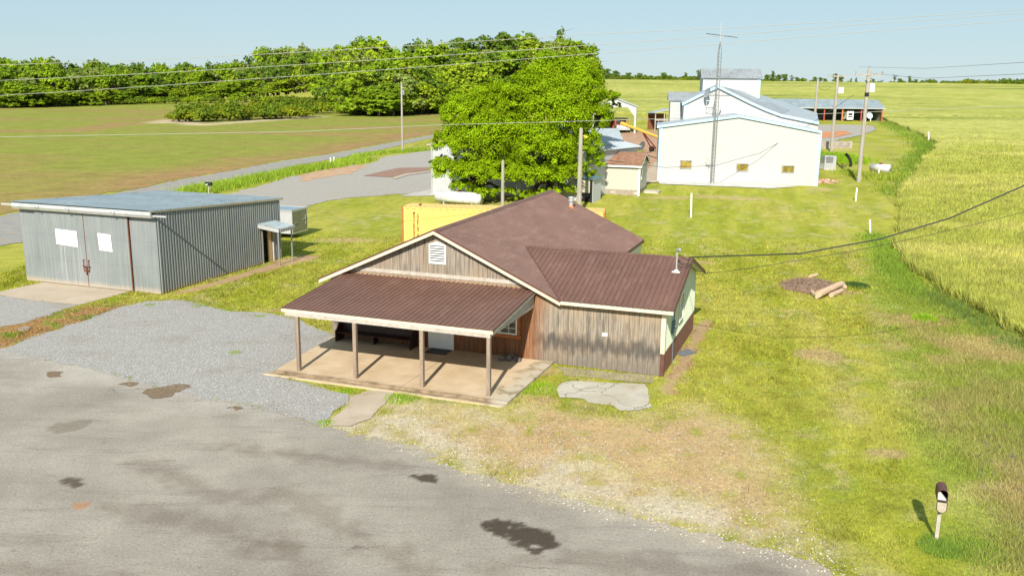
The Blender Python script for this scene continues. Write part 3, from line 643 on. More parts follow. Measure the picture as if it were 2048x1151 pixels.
# ================================================================== THE WOODEN FARM BUILDING
zE,zR,uL,uR,ur=3.10,5.957,-9.475,3.101,-3.172
VB=18.04; OV=-.4; SL=(zR-zE)/(uR-ur); WS=(4.632-zE)/(4.388-OV); uWo=8.25; uW=7.86
H=thing('farm_building','single storey weathered board building with brown ribbed metal roof and front porch','building',HOUSE_O,HY_)
def mainz(u): return zR-SL*abs(u-ur)
# walls: front
mb=MB()
mb.poly([(-9.05,.03,0),(uW,.03,0),(uW,.03,3.0),(3.1,.03,3.0),(ur,.03,zR-.12),(-9.05,.03,3.1)])
random.seed(3)
a=-9.05
while a<uW-.02:
    b=min(a+.235,uW); j=random.uniform(0,.014)
    def top(u): return max(3.0,mainz(u)-.15) if u<3.1 else 3.02
    if not (b>-3.72 and a<-2.25 and False):
        z0=.10 if a<2.7 else .0
        x0,x1=a+.006,b-.006
        P=[(x0,-.012-j,z0+random.uniform(0,.02)),(x1,-.012-j,z0),(x1,-.012-j,top(x1)),(x0,-.012-j,top(x0))]
        mb.prism(P,(0,.03+j,0))
    a=b
front=mb.build('front_wall',M['boards'],H)
def brd_wall(name,pts,mat):   # other walls as thin slabs
    return MB().prism(pts,(0,0,0)).build(name,mat,H)
mb=MB(); mb.box(-9.05,.035,0,-8.95,VB-.4,3.2); mb.build('side_wall',M['boards'],H)
mb=MB(); mb.prism([(3.0,VB-.4,0),(-9.05,VB-.4,0),(-9.05,VB-.4,3.2),(ur,VB-.4,zR-.12),(3.0,VB-.4,3.15)],(0,-.08,0)); mb.build('back_wall',M['grayw'],H)
mb=MB(); mb.box(2.92,8.75,0,3.0,VB-.42,3.1); mb.build('side_wall',M['greenside'],H)
mb=MB(); mb.box(2.95,8.68,0,uW-.02,8.76,3.0); mb.build('back_wall',M['greenside'],H)
# wing end wall: pale vertical siding over brown metal skirt
SK=1.05
mb=MB(); mb.prism([(uW-.03,.12,SK),(uW-.03,8.72,SK),(uW-.03,8.72,3.02),(uW-.03,4.4,4.50),(uW-.03,.12,3.1)],(-.05,0,0))
ribbed(mb,(uW-.02,0,0),(0,1,0),(0,0,1),(1,0,0),(.14,8.72),lambda a:(SK,min(4.50-abs(a-4.4)*WS-.02,4.5)),.23,.022,'trap')
mb.build('siding',M['greenside'],H)
mb=MB(); mb.box(uW-.06,.1,0,uW-.03,8.72,SK); ribbed(mb,(uW-.025,0,0),(0,1,0),(0,0,1),(1,0,0),(.12,8.72),lambda a:(0,SK),.23,.022,'trap'); mb.build('skirt',M['browntrim'],H)
mb=MB(); mb.box(uW-.17,-.045,SK,uW+.02,.13,3.02); mb.build('corner_trim',M['cream'],H)
mb=MB(); mb.box(uW-.17,-.048,0,uW+.02,.13,SK-.003); mb.build('corner_skirt',M['browntrim'],H)
# roofs
def roofsheet(name,parts,mats,parent=H): 
    mb=MB()
    for p in parts: ribbed(mb,*p)
    return mb.build(name,mats,parent)
cs=1/math.hypot(1,SL)
Lm=(uR-ur)/cs
mb=MB()
ribbed(mb,(ur,0,zR),(0,1,0),(1,0,-SL),(SL,0,1),(OV-.02,VB),lambda a:(0,Lm),.245,.026,'rib')
mb.build('main_roof',M['brownroof'],H)
mb=MB(); ribbed(mb,(ur,0,zR),(0,1,0),(-1,0,-SL),(-SL,0,1),(OV-.02,VB),lambda a:(0,Lm),.245,.026,'rib'); mb.build('main_roof',M['brownroof'],H)
mb=MB()
for s_ in (1,-1): mb.prism([(ur,OV,zR-.02),(ur,VB,zR-.02),(ur+s_*(Lm*cs-.02),VB,zE-.02),(ur+s_*(Lm*cs-.02),OV,zE-.02)],(0,0,-.05))
mb.build('roof_deck',M['grayw'],H)
mb=MB()
for s_ in (1,-1): mb.prism([(ur,OV-.05,zR+.045),(ur,VB+.03,zR+.045),(ur+s_*.2,VB+.03,zR+.035-.2*SL),(ur+s_*.2,OV-.05,zR+.035-.2*SL)],(0,0,-.012))
mb.build('ridge_cap',M['brownroof'],H)
# valley-clipped wing roof, ribs run down the slope
csw=1/math.hypot(1,WS); vr=4.388; zwr=4.632; 
def wz(v): return zwr-WS*abs(v-vr)
def ulo(v): return ur+(zR-wz(v))/SL
mb=MB(); pitchw=.245
def wlim(u):   # distance down slope where the wing roof rises above the main roof
    zm=zR-SL*(u-ur)
    if u>=uR: return (vr-OV)/csw
    return max(0,(zwr-zm)/WS)/csw
u0=ulo(vr)
ribbed(mb,(0,vr,zwr+.02),(1,0,0),(0,-1,-WS),(0,-WS,1),(u0+.02,uWo),lambda a:(0,max(.01,min((vr-OV+.03)/csw,wlim(a)))),pitchw,.042,'rib')
mb.build('wing_roof',M['brownroof'],H)
mb=MB(); ribbed(mb,(0,vr,zwr+.02),(1,0,0),(0,1,-WS),(0,WS,1),(u0+.02,uWo),lambda a:(0,max(.01,min((vr-OV+.03)/csw,wlim(a)))),pitchw,.042,'rib'); mb.build('wing_roof',M['brownroof'],H)
mb=MB(); mb.prism([(3.1,OV,zE-.02),(uWo-.01,OV,zE-.02),(uWo-.01,vr,zwr-.02),(3.1,vr,zwr-.02)],(0,0,-.06)); mb.prism([(3.1,vr,zwr-.02),(uWo-.01,vr,zwr-.02),(uWo-.01,2*vr-OV,zE-.02),(3.1,2*vr-OV,zE-.02)],(0,0,-.06)); mb.build('wing_roof_deck',M['greenside'],H)
mb=MB(); mb.prism([(u0-.1,vr-.17,zwr+.05-.17*WS),(uWo+.02,vr-.17,zwr+.05-.17*WS),(uWo+.02,vr,zwr+.055),(u0-.1,vr,zwr+.055)],(0,0,-.012)); mb.prism([(u0-.1,vr,zwr+.055),(uWo+.02,vr,zwr+.055),(uWo+.02,vr+.17,zwr+.05-.17*WS),(u0-.1,vr+.17,zwr+.05-.17*WS)],(0,0,-.012)); mb.build('ridge_cap',M['brownroof'],H)
mb=MB()   # valley flashing
va=Vector((u0,vr,zwr+.035)); vb_=Vector((uR+.02,OV-.02,zE+.045)); mb.bar(va,vb_,.10,.012); mb.build('valley_flashing',M['browntrim'],H)
# fascias
def rake(name,a,b,h,mat,t=.035,yy=0,par=H):
    a=Vector(a);b=Vector(b); mb=MB(); mb.prism([a-Vector((0,0,h)),b-Vector((0,0,h)),b,a],(0,t,0)); return mb.build(name,mat,par)
ra=(ur,OV-.035,zR-.03)
rake('rake_board',(uL,OV-.035,zE-.03),ra,.17,M['cream']); rake('rake_board',ra,(uR,OV-.035,zE-.03),.17,M['cream'])
rake('rake_flashing',(uL-.03,OV-.055,zE+.03),(ur,OV-.055,zR+.04),.075,M['browntrim'],.02); rake('rake_flashing',(ur,OV-.055,zR+.04),(uR+.02,OV-.055,zE+.03),.075,M['browntrim'],.02)
rake('fascia',(uR+.003,OV-.035,zE-.01),(uWo,OV-.035,zE-.01),.13,M['cream'])
for s_,aa in ((uL-.03,0),): 
    mb=MB(); mb.box(uL-.03,OV,zE-.17,uL,VB,zE-.03); mb.build('fascia',M['cream'],H)
mb=MB(); mb.box(uR,8.9,zE-.17,uR+.03,VB,zE-.03); mb.build('fascia',M['browntrim'],H)
for a_,b_ in (((uWo,OV-.02,zE),(uWo,vr,zwr)),((uWo,vr,zwr),(uWo,2*vr-OV+.02,zE))):
    a_=Vector(a_);b_=Vector(b_); mb=MB(); mb.prism([a_-Vector((0,0,.15)),b_-Vector((0,0,.15)),b_+Vector((0,0,.02)),a_+Vector((0,0,.02))],(.03,0,0)); mb.build('rake_board',M['browntrim'],H)
mb=MB(); mb.box(uWo-.02,-.0,0,uWo-.02,0,0) if False else None
# porch
eL,eR,ve,zt,ze=-8.197,1.839,-5.587,3.447,2.90
ps=(zt-ze)/(0-ve); mb=MB()
ribbed(mb,(0,-.02,zt),(1,0,0),(0,-1,-ps),(0,-ps,1),(eL,eR),lambda a:(0,(-.02-ve+.03)*math.hypot(1,ps)),.245,.042,'rib'); mb.build('porch_roof',M['brownroof'],H)
mb=MB(); mb.prism([(eL+.02,ve,ze-.015),(eR-.02,ve,ze-.015),(eR-.02,-.03,zt-.015),(eL+.02,-.03,zt-.015)],(0,0,-.04)); mb.build('porch_ceiling',M['grayw'],H)
rake('fascia',(eL,ve-.035,ze-.005),(eR,ve-.035,ze-.005),.14,M['cream'])
for x in (eL,eR):
    mb=MB(); mb.prism([(x,ve,ze-.16),(x,-.04,zt-.16),(x,-.04,zt+.0),(x,ve,ze+.0)],(-.03 if x>0 else .03,0,0)); mb.build('rake_board',M['cream'] if x<0 else M['grayw'],H)
    mb=MB(); mb.prism([(x+.012,ve-.04,ze-.03),(x+.012,-.03,zt-.03),(x+.012,-.03,zt+.035),(x+.012,ve-.04,ze+.035)],(-.02,0,0)); mb.build('rake_flashing',M['browntrim'],H)
# grey infill board above the end beam
mb=MB(); mb.prism([(eR-.10,ve+.25,2.62),(eR-.10,-.05,2.62),(eR-.10,-.05,zt-.17),(eR-.10,ve+.25,ze-.15)],(-.03,0,0)); mb.build('porch_end_board',M['grayw'],H)
mb=MB(); mb.box(-8.0,-5.64,2.60,eR-.1,-5.49,2.78); mb.box(eR-.25,-5.5,2.60,eR-.12,-.04,2.74); mb.box(-8.05,-5.5,2.60,-7.92,-.04,2.74); mb.build('porch_beam',M['grayw'],H)
for pu in (-7.422,-4.548,-1.363,1.66):
    mb=MB(); mb.box(pu-.08,-5.64,.10,pu+.08,-5.48,2.6); mb.build('porch_post',M['post'],H)
# band board over the porch roof
mb=MB(); mb.box(-7.6,-.05,3.62,1.35,-.02,3.80); mb.build('band_board',M['grayw'],H)
# slab
def slabm():
    m=N('porch_slab_concrete'); o=m.obj(); s=m.sep(o); n=m.noise(o,.8,5,.6); f=m.noise(o,30,3,.7)
    c=m.mix(m.rng(n,.35,.65),(.46,.345,.215),(.56,.44,.30)); c=m.mix(m.rng(f,.45,.75,0,.25),c,(.28,.22,.15))
    yy=m.math('ADD',s[1],m.math('MULTIPLY',m.math('SUBTRACT',n,.5),.5))
    c=m.mix(m.math('MULTIPLY',m.rng(yy,-5.65,-5.95),m.rng(yy,-6.38,-6.2)),c,m.mix(m.rng(m.noise(o,2.5,4),.3,.6),(.15,.10,.06),(.34,.25,.16)))
    xx=m.math('ADD',s[0],m.math('MULTIPLY',n,-1.4)); c=m.mix(m.rng(xx,.95,1.6,0,.75),c,(.44,.40,.32)); c=m.mix(m.math('MULTIPLY',m.rng(xx,.8,1.2),m.rng(m.noise(o,1.3,5,.7),.5,.62,0,.8)),c,(.22,.17,.09))
    jt=m.math('ABSOLUTE',m.math('SUBTRACT',s[0],-2.2)); c=m.mix(m.rng(jt,.025,.01,0,.7),c,(.15,.12,.09))
    m.bump(f,.2,.02); return m.out(c,.85)
mb=MB(); mb.prism([(-8.45,-6.02,.10),(2.66,-6.02,.10),(2.74,-.02,.10),(-8.95,-.02,.10)],(0,0,-.14)); 
mb.prism([(-8.75,-6.42,.055),(1.9,-6.40,.055),(2.4,-6.42,.05),(2.55,-6.30,.05),(2.66,-6.025,.055),(-8.45,-6.025,.055)],(0,0,-.1)); mb.build('porch_slab',slabm(),H)
# door, window, vent
d=MB(); d.box(-3.66,-.07,.10,-3.58,-.03,2.20); d.box(-2.39,-.07,.10,-2.31,-.03,2.20); d.box(-3.66,-.07,2.12,-2.31,-.03,2.2); d.box(-3.58,-.065,.10,-2.39,-.03,.13); dfr=d.build('door_frame',M['white'],H)
d=MB(); d.box(-3.58,-.055,.13,-2.39,-.03,2.12)
for a_ in (-3.45,-2.93):
    for z_,z2 in ((.3,.95),(1.1,1.95)): d.box(a_,-.062,z_,a_+.42,-.056,z2)
door=d.build('door',M['white'],H); MB().tube([(-2.5,-.06,1.05),(-2.5,-.12,1.05)],.03).build('door_knob',M['steel'],door)
MB().box(-3.45,-.98,.102,-2.35,-.12,.118).build('door_mat',M['black'],None); _o=bpy.data.objects['door_mat']; _o.location=HOUSE_O; _o.rotation_euler=(0,0,HY_)
def window(par,u0,u1,z0,z1,name='window',v=-.03,fm=None,t=.06,cols=3,rows=2,gm=None):
    fm=fm or M['white']; mb=MB(); mb.box(u0,v-.05,z0,u0+t,v,z1); mb.box(u1-t,v-.05,z0,u1,v,z1); mb.box(u0+t,v-.05,z0,u1-t,v,z0+t); mb.box(u0+t,v-.05,z1-t,u1-t,v,z1)
    for i in range(1,cols): x=u0+(u1-u0)*i/cols; mb.box(x-.012,v-.035,z0+t,x+.012,v-.02,z1-t)
    for i in range(1,rows): z=z0+(z1-z0)*i/rows; mb.box(u0+t,v-.034,z-.012,u1-t,v-.021,z+.012)
    wdw=mb.build(name,fm,par); MB().box(u0+t,v-.018,z0+t,u1-t,v-.004,z1-t).build('pane',gm or M['glass'],wdw); return wdw
wd=window(H,-.72,.92,1.20,2.10,cols=4,rows=3)
MB().box(-.85,-.10,1.02,1.12,-.031,1.18).build('window_sill',M['sill'],H); mb=MB(); mb.box(.925,-.06,1.185,1.07,-.03,2.3); mb.box(-.87,-.06,1.185,-.725,-.03,2.3); mb.box(-.723,-.06,2.105,.923,-.03,2.25); mb.build('window_casing',M['sill'],H)
mb=MB(); mb.box(-3.60,-.07,4.27,-3.52,-.03,5.16); mb.box(-2.78,-.07,4.27,-2.70,-.03,5.16); mb.box(-3.52,-.07,4.27,-2.78,-.03,4.33); mb.prism([(-3.60,-.07,5.16),(-2.70,-.07,5.16),(-2.70,-.07,5.22),(-3.15,-.07,5.38),(-3.60,-.07,5.22)],(0,.04,0))
vt_=mb.build('gable_vent',M['ventw'],H); MB().box(-3.52,-.034,4.33,-2.78,-.031,5.16).build('vent_backing',M['dark'],vt_)
mb=MB()
for k in range(7):
    z=4.345+k*.118; mb.prism([(-3.52,-.075,z),(-2.78,-.075,z),(-2.78,-.036,z+.058),(-3.52,-.036,z+.058)],(0,.006,-.008))
mb.build('louvres',M['ventw'],vt_)
MB().box(5.02,-.06,1.60,5.26,-.028,1.74).build('outlet_box',M['white'],H)
# wing end: window, meter, mast
mb=MB(); 
for (a,b,c,dd) in ((3.55,3.62,1.62,3.02),(4.55,4.62,1.62,3.02),(3.62,4.55,1.62,1.69),(3.62,4.55,2.95,3.02),(3.62,4.55,2.30,2.34)): mb.box(uW+.01,a,c,uW+.06,b,dd)
wq=mb.build('window',M['white'],H); MB().box(uW+.012,3.62,1.69,uW+.03,4.55,2.95).build('pane',glass('blue_glass',(.05,.08,.13)),wq)
mb=MB(); mb.box(uW+.01,1.62,1.55,uW+.14,1.92,2.15); mb.tube([(uW+.14,1.77,1.9),(uW+.2,1.77,1.9)],.09,12); mb.tube([(uW+.08,1.78,2.15),(uW+.08,1.78,3.2)],.03); mb.tube([(uW+.08,1.78,1.55),(uW+.08,1.78,.0)],.02); mb.build('electric_meter',plain('meter_blue_grey',(.16,.22,.27),.5,.3,.15),H)
mv=3.0; mz=wz(mv)+.03; MU=7.72
mb=MB(); mb.tube([(MU,mv,mz-.1),(MU,mv,mz+.95)],.035); m_=mb.build('service_mast',M['steel'],H)
mb=MB(); mb.tube([(MU,mv,mz-.02),(MU,mv,mz+.10)],[.16,.05],12); mb.box(MU-.18,mv-.18,mz-.03,MU+.18,mv+.18,mz+.01); mb.build('mast_boot',M['white'],m_)
mb=MB(); mb.tube([(MU,mv,mz+.93),(MU+.03,mv-.03,mz+1.05),(MU+.12,mv-.08,mz+1.07),(MU+.17,mv-.1,mz+1.0)],[.05,.08,.08,.05],10); mb.build('weather_head',M['greyroof'],m_)
mb=MB(); mb.tube([(MU+.05,mv,mz+.8),(MU+.35,mv+.1,mz+.62),(MU+.5,mv,mz+.55),(MU+.62,mv,mz+.72)],.02,6); mb.tube([(MU+.05,mv,mz+.55),(MU+.2,mv+.1,mz+.35),(MU+.5,mv,mz+.42),(MU+.62,mv,mz+.70)],.018,6); mb.tube([(MU+.02,mv,mz+.3),(MU+.3,mv,mz+.22),(MU+.6,mv,mz+.45)],.012,6); mb.build('drip_loop',M['wiredark'],m_)
fu,fv=-1.35,16.4; fz=mainz(fu)
mb=MB(); mb.tube([(fu,fv,fz-.1),(fu,fv,fz+.38)],.13,14); mb.tube([(fu,fv,fz+.38),(fu,fv,fz+.44)],.19,14); mb.tube([(fu,fv,fz+.44),(fu,fv,fz+.62)],[.16,.17],14); mb.tube([(fu,fv,fz+.62),(fu,fv,fz+.66)],[.2,.19],14); fl=mb.build('flue_pipe',M['steel'],H)
mb=MB(); mb.tube([(fu,fv,fz-.08),(fu,fv,fz+.1)],[.24,.15],14); mb.build('flue_flashing',plain('orange_sealant',(.55,.16,.06),.7),fl)
for n_,(x_,y_) in enumerate(((-.9,-4.3),(-.55,-3.5),(-1.0,-4.6),(-.45,-3.4))): pass
# pew, mat, stones, weeds
o=[q for q in bpy.data.objects if q.name.startswith('door_mat')][0]; tag(o,'black rubber door mat in front of the white porch door','door mat')
P=thing('church_pew','long dark wooden pew against the board wall under the porch roof','bench',HW(-8.38,-.08,.10),HY_)
def pew_end(x):
    mb=MB(); pr=[(0,0),(0,-.78),(0,-.80),(.50,-.80),(.62,-.72),(.66,-.60),(.75,-.52),(.90,-.42),(1.0,-.30),(1.16,-.22),(1.26,-.12),(1.26,0)]
    pts=[(x,-.80,0),(x,0,0),(x,0,1.22),(x,-.12,1.22),(x,-.2,1.12),(x,-.24,.98),(x,-.32,.90),(x,-.46,.84),(x,-.56,.74),(x,-.64,.62),(x,-.8,.56)]
    mb.prism(pts,(.06,0,0)); return mb
for x,nm in ((0,'end_panel'),(4.08,'end_panel')): pew_end(x).build(nm,M['pew'],P)
MB().prism([(2.0,-.6,0),(2.0,-.1,0),(2.0,-.1,.42),(2.0,-.6,.42)],(.05,0,0)).build('support_panel',M['pew'],P)
MB().box(.062,-.72,.43,4.078,-.10,.47).build('seat',M['pew'],P)
MB().prism([(.062,-.16,.472),(4.078,-.16,.472),(4.078,-.05,1.16),(.062,-.05,1.16)],(0,.03,0)).build('backrest',M['pew'],P)
MB().box(.062,-.10,1.162,4.078,.0,1.19).build('top_rail',M['pew'],P)
def rock(mb,c,r,seed):
    rr=random.Random(seed); i=len(mb.v); n=7; rings=4
    for k in range(rings+1):
        th=pi*k/rings
        for j in range(n):
            a=2*pi*j/n+k*.4; q=1+rr.uniform(-.25,.25)
            mb.v.append((c[0]+r[0]*q*sin(th)*cos(a),c[1]+r[1]*q*sin(th)*sin(a),c[2]+r[2]*q*cos(th)))
    for k in range(rings):
        for j in range(n): mb.f.append((i+k*n+j,i+(k+1)*n+j,i+(k+1)*n+(j+1)%n,i+k*n+(j+1)%n)); mb.m.append(mb.mi)
stone=plain('grey_stone',(.17,.15,.14),.85,0,.6,9)
labs=['dark grey field stone on the porch slab, nearest the white door','grey field stone with pale veins, middle of the porch group','long grey field stone on the porch nearest the wing wall','small dark stone lying behind the porch stones against the wall']
for k,(u,v,rx,ry,rz) in enumerate(((.42,-.72,.15,.2,.13),(.78,-.66,.14,.16,.15),(1.20,-.60,.24,.15,.12),(.75,-.35,.25,.13,.13))):
    mb=MB(); rock(mb,(0,0,rz*.8),(rx,ry,rz),k+3); o=mb.build('field_stone',stone); o.location=HW(u,v,.10); o.rotation_euler=(0,0,HY_+k); tag(o,labs[k],'stone','stones on the porch slab')
g=G(1371,706); mb=MB(); mb.box(-.28,-.5,0,.28,.5,.05); o=mb.build('splash_block',plain('slate_grey_slab',(.13,.14,.15),.8)); o.location=(g.x,g.y,.0); o.rotation_euler=(0.03,0.05,HY_-.5); tag(o,'dark slate slab lying in the dirt beside the wing skirt','slab')

# ================================================================== GREY METAL SHED
S=thing('metal_shed','grey corrugated metal shed with sliding doors and shallow roof','shed',SHED_O,SY_)
SWd,SD,zf,zb=10.65,12.9,5.0,4.30
def szr(v): return zf+(zb-zf)*v/SD
mb=MB(); 
mb.poly([(-SWd,.06,0),(0,.06,0),(0,.06,4.95),(-SWd,.06,4.95)])
ribbed(mb,(0,0,0),(1,0,0),(0,0,1),(0,-1,0),(-SWd,-9.0),lambda a:(0,4.85),.12,.012,'wave'); ribbed(mb,(0,0,0),(1,0,0),(0,0,1),(0,-1,0),(-2.0,0),lambda a:(0,4.85),.12,.012,'wave')
mb.build('front_wall',M['galvdoor2'],S)
mb=MB(); 
ribbed(mb,(-.02,0,0),(0,1,0),(0,0,1),(1,0,0),(0,10.55),lambda a:(.03,szr(a)),.24,.062,'trap')
ribbed(mb,(-.02,0,0),(0,1,0),(0,0,1),(1,0,0),(10.55,11.85),lambda a:(2.5,szr(a)),.24,.062,'trap')
ribbed(mb,(-.02,0,0),(0,1,0),(0,0,1),(1,0,0),(11.85,SD),lambda a:(.03,szr(a)),.24,.062,'trap')
mb.build('side_wall',M['galv'],S)
mb=MB(); mb.box(-SWd,.1,0,-SWd+.05,SD,4.3); mb.build('side_wall',M['galv'],S); mb=MB(); mb.box(-SWd+.05,SD-.05,0,-.04,SD,4.3); mb.build('back_wall',M['galv'],S)
mb=MB(); mb.box(-1.2,10.5,0,-.9,11.9,2.6); mb.build('doorway',M['dark'],S)
mb=MB(); mb.box(-.06,10.5,0,.05,10.58,2.5); mb.box(-.06,11.83,0,.05,11.9,2.5); mb.build('door_jamb',M['grayw'],S)
mb=MB(); mb.box(-.14,11.35,0,-.08,11.8,2.45); mb.build('doorway_door',M['tanw'],S)
# roof with low corrugation
mb=MB(); LS=math.hypot(SD+.9,(zb-zf)/SD*(SD+.9))
ribbed(mb,(0,-.55,szr(-.55)+.12),(1,0,0),(0,1,(zb-zf)/SD),(0,-(zb-zf)/SD,1),(-SWd-.15,.12),lambda a:(0,LS),.15,.03,'wave'); 
mb.poly([(-SWd-.1,-.5,szr(-.5)+.09),(.1,-.5,szr(-.5)+.09),(.1,SD+.3,szr(SD+.3)+.09),(-SWd-.1,SD+.3,szr(SD+.3)+.09)])
mb.build('roof',M['galvroof'],S)
mb=MB(); mb.prism([(-SWd-.1,-.42,szr(0)+.10),(-SWd-.1,-.52,szr(0)-.12),(-SWd-.1,-.42,szr(0)-.30),(-SWd-.1,-.36,szr(0)-.30),(-SWd-.1,-.36,szr(0)+.10)],(SWd+.15,0,0)); mb.build('track_cover',M['steel'],S)
mb=MB(); mb.box(-SWd-1.15,-.32,4.86,-SWd-.1,-.22,4.98); mb.box(.06,-.32,4.78,1.05,-.22,4.88); mb.box(-SWd-.1,-.3,4.7,.06,-.1,4.78); mb.build('door_track',M['steel'],S)
mb=MB(); mb.prism([(.06,-.55,szr(-.55)),(.06,SD+.3,szr(SD+.3)),(.06,SD+.3,szr(SD+.3)+.14),(.06,-.55,szr(-.55)+.14)],(.025,0,0)); mb.build('edge_flashing',M['steel'],S)
for x in (-8.6,-6.2,-2.7):
    mb=MB(); 
    for dx in (-.14,.14): mb.tube([(x+dx,-.56,4.98),(x+dx*.6,-.62,4.85),(x,-.58,4.72)],.022,5)
    mb.build('track_bracket',M['steel'] if x>-7 else M['galv'],S)
DOORL,DOORM,DOORR=-9.3,-5.42,-2.02
for a,b in ((DOORL,DOORM-.02),(DOORM+.02,DOORR)):
    mb=MB(); ribbed(mb,(0,-.13,0),(1,0,0),(0,0,1),(0,-1,0),(a,b),lambda q:(.06,4.72),.11,.012,'wave'); mb.box(a,-.13,.05,b,-.08,4.72)
    mb.build('sliding_door',M['galvdoor2'],S)
mb=MB(); mb.box(DOORR+.0,-.16,.05,DOORR+.06,-.08,4.72); mb.build('door_edge',M['rust'],S)
mb=MB(); mb.box(DOORM-.018,-.155,.05,DOORM+.018,-.13,4.72); mb.build('door_seam',M['rust'],S)
mb=MB()
for dx in (-.22,.18): mb.bar((DOORM+dx,-.2,1.0),(DOORM+dx,-.2,1.75),.03); mb.bar((DOORM+dx-.08,-.2,1.72),(DOORM+dx+.08,-.2,1.75),.03)
mb.bar((DOORM-.3,-.22,1.35),(DOORM+.3,-.22,1.32),.05); mb.bar((DOORM-.1,-.22,1.3),(DOORM+.15,-.22,1.0),.05); mb.bar((DOORM+.02,-.24,.8),(DOORM+.02,-.24,1.2),.06); mb.bar((DOORM-.22,-.2,1.05),(DOORM+.1,-.2,1.1),.04); mb.build('door_latch',M['rust'],S)
smat=M['white']; sgrey=plain('faint_grey_print',(.62,.65,.64),.7,var=.05); 
sg=MB().prism([(-7.70,-.175,2.60),(-5.98,-.175,2.50),(-6.0,-.175,3.50),(-7.68,-.175,3.56)],(0,.02,0)).build('sign',smat,None); sg.location=SHED_O; sg.rotation_euler=(0,0,SY_); 
tag(sg,'wide white sign board on the left sliding shed door','sign'); mb=MB()
for k in range(7): mb.box(-7.45+k*.075,-.18,2.96,-7.40+k*.075,-.176,3.01)
mb.box(-6.75,-.18,3.22,-6.45,-.176,3.26); mb.box(-6.8,-.18,3.15,-6.5,-.176,3.18); mb.build('print',sgrey,sg)
sg=MB().prism([(-4.30,-.175,2.44),(-3.30,-.175,2.40),(-3.36,-.175,3.46),(-4.36,-.175,3.50)],(0,.02,0)).build('sign',smat,None); sg.location=SHED_O; sg.rotation_euler=(0,0,SY_); tag(sg,'smaller squarish white sign on the right sliding shed door','sign')
mb=MB(); mb.box(-3.9,-.18,3.12,-3.84,-.176,3.3); mb.box(-3.92,-.18,2.86,-3.74,-.176,2.96)
for k in range(8): mb.box(-4.12+k*.085,-.18,2.74,-4.06+k*.085,-.176,2.78)
mb.build('print',sgrey,sg)
# small awning over the side door
A0=(0,10.15); A1=(1.55,12.0)
mb=MB(); P=[(.04,10.05,2.92),(1.55,10.35,2.62),(1.60,12.25,2.60),(.04,12.1,2.90)]
mb.poly(P); 
def lerp(a,b,t): return tuple(a[i]+(b[i]-a[i])*t for i in range(3))
for k in range(13):
    t=k/12; mb.tube([lerp(P[0],P[3],t),lerp(P[1],P[2],t)],.03,6)
aw=mb.build('awning_roof',M['galvroof'],S)
mb=MB(); mb.prism([(.05,10.04,2.62),(1.54,10.34,2.34),(1.54,10.34,2.60),(.05,10.04,2.90)],(0,.05,0)); mb.build('awning_fascia',M['steel'],S)
mb=MB(); ribbed(mb,(1.58,0,0),(0,1,0),(0,0,1),(1,0,0),(10.36,12.26),lambda a:(2.36,2.60),.22,.04,'trap'); mb.build('awning_fascia',M['galv'],S)
for (x,y) in ((1.42,10.45),(1.42,12.1)): MB().box(x-.04,y-.04,0,x+.04,y+.04,2.5).build('awning_post',M['galv'],S)

# ================================================================== ENCLOSED TRAILER behind the shed
T0=G(586,478); T1=G(614,470); ty=math.atan2(T1.y-T0.y,T1.x-T0.x); TW=(T1-T0).length+.12
# back wall faces right: rear-left corner at T0; body runs away to the left
T=thing('enclosed_trailer','silver enclosed cargo trailer with olive rear doors behind the metal shed','trailer',(T0.x,T0.y,0),ty)
# local x = across rear (T0->T1), body extends to +y rotated: use length along +y
L_=4.2
mb=MB(); mb.box(0,0,.45,TW,.0,.45) if False else None
Mr=Matrix.Rotation(0,4,'Z')
mb=MB(); mb.box(0,.03,.42,TW,L_,2.32); mb.build('body',M['trailer'],T)
mb=MB(); mb.box(.02,.04,2.325,TW-.02,L_,2.36); mb.build('roof',M['trailertop'],T)
mb=MB(); mb.box(-.02,-.01,2.24,TW+.02,.02,2.40); mb.box(-.02,.02,2.24,-.002,L_,2.40); mb.box(TW+.002,.02,2.24,TW+.02,L_,2.4); mb.box(-.02,-.012,.40,.06,.02,2.24); mb.box(TW-.06,-.012,.40,TW+.02,.02,2.24); mb.box(.06,-.012,.40,TW-.06,.02,.5); mb.build('trim',M['steel'],T)
mb=MB(); mb.box(.07,-.005,.51,TW/2-.01,.028,2.23); mb.build('rear_door',M['trailerback'],T); mb=MB(); mb.box(TW/2+.01,-.005,.51,TW-.07,.028,2.23); mb.build('rear_door',M['trailerback'],T)
mb=MB(); mb.bar((.3,-.03,1.3),(.75,-.03,1.3),.03); mb.bar((TW-.75,-.03,1.45),(TW-.3,-.03,1.45),.04); mb.bar((TW-.3,-.03,1.0),(TW-.3,-.03,1.8),.03); mb.build('door_bar',M['steel'],T)
for yy in (1.55,2.35):
    for x in (-.12,TW+.02): MB().tube([(x,yy,.33),(x+.10,yy,.33)],.33,18).build('wheel',M['rubber'],T)
mb=MB(); mb.tube([(-.2,1.1,.45),(-.2,1.2,.72),(-.2,1.5,.82),(-.2,2.4,.82),(-.2,2.7,.72),(-.2,2.8,.45)],.05,6); mb.box(-.26,1.2,.66,0,2.7,.80); mb.build('fender',M['steel'],T)

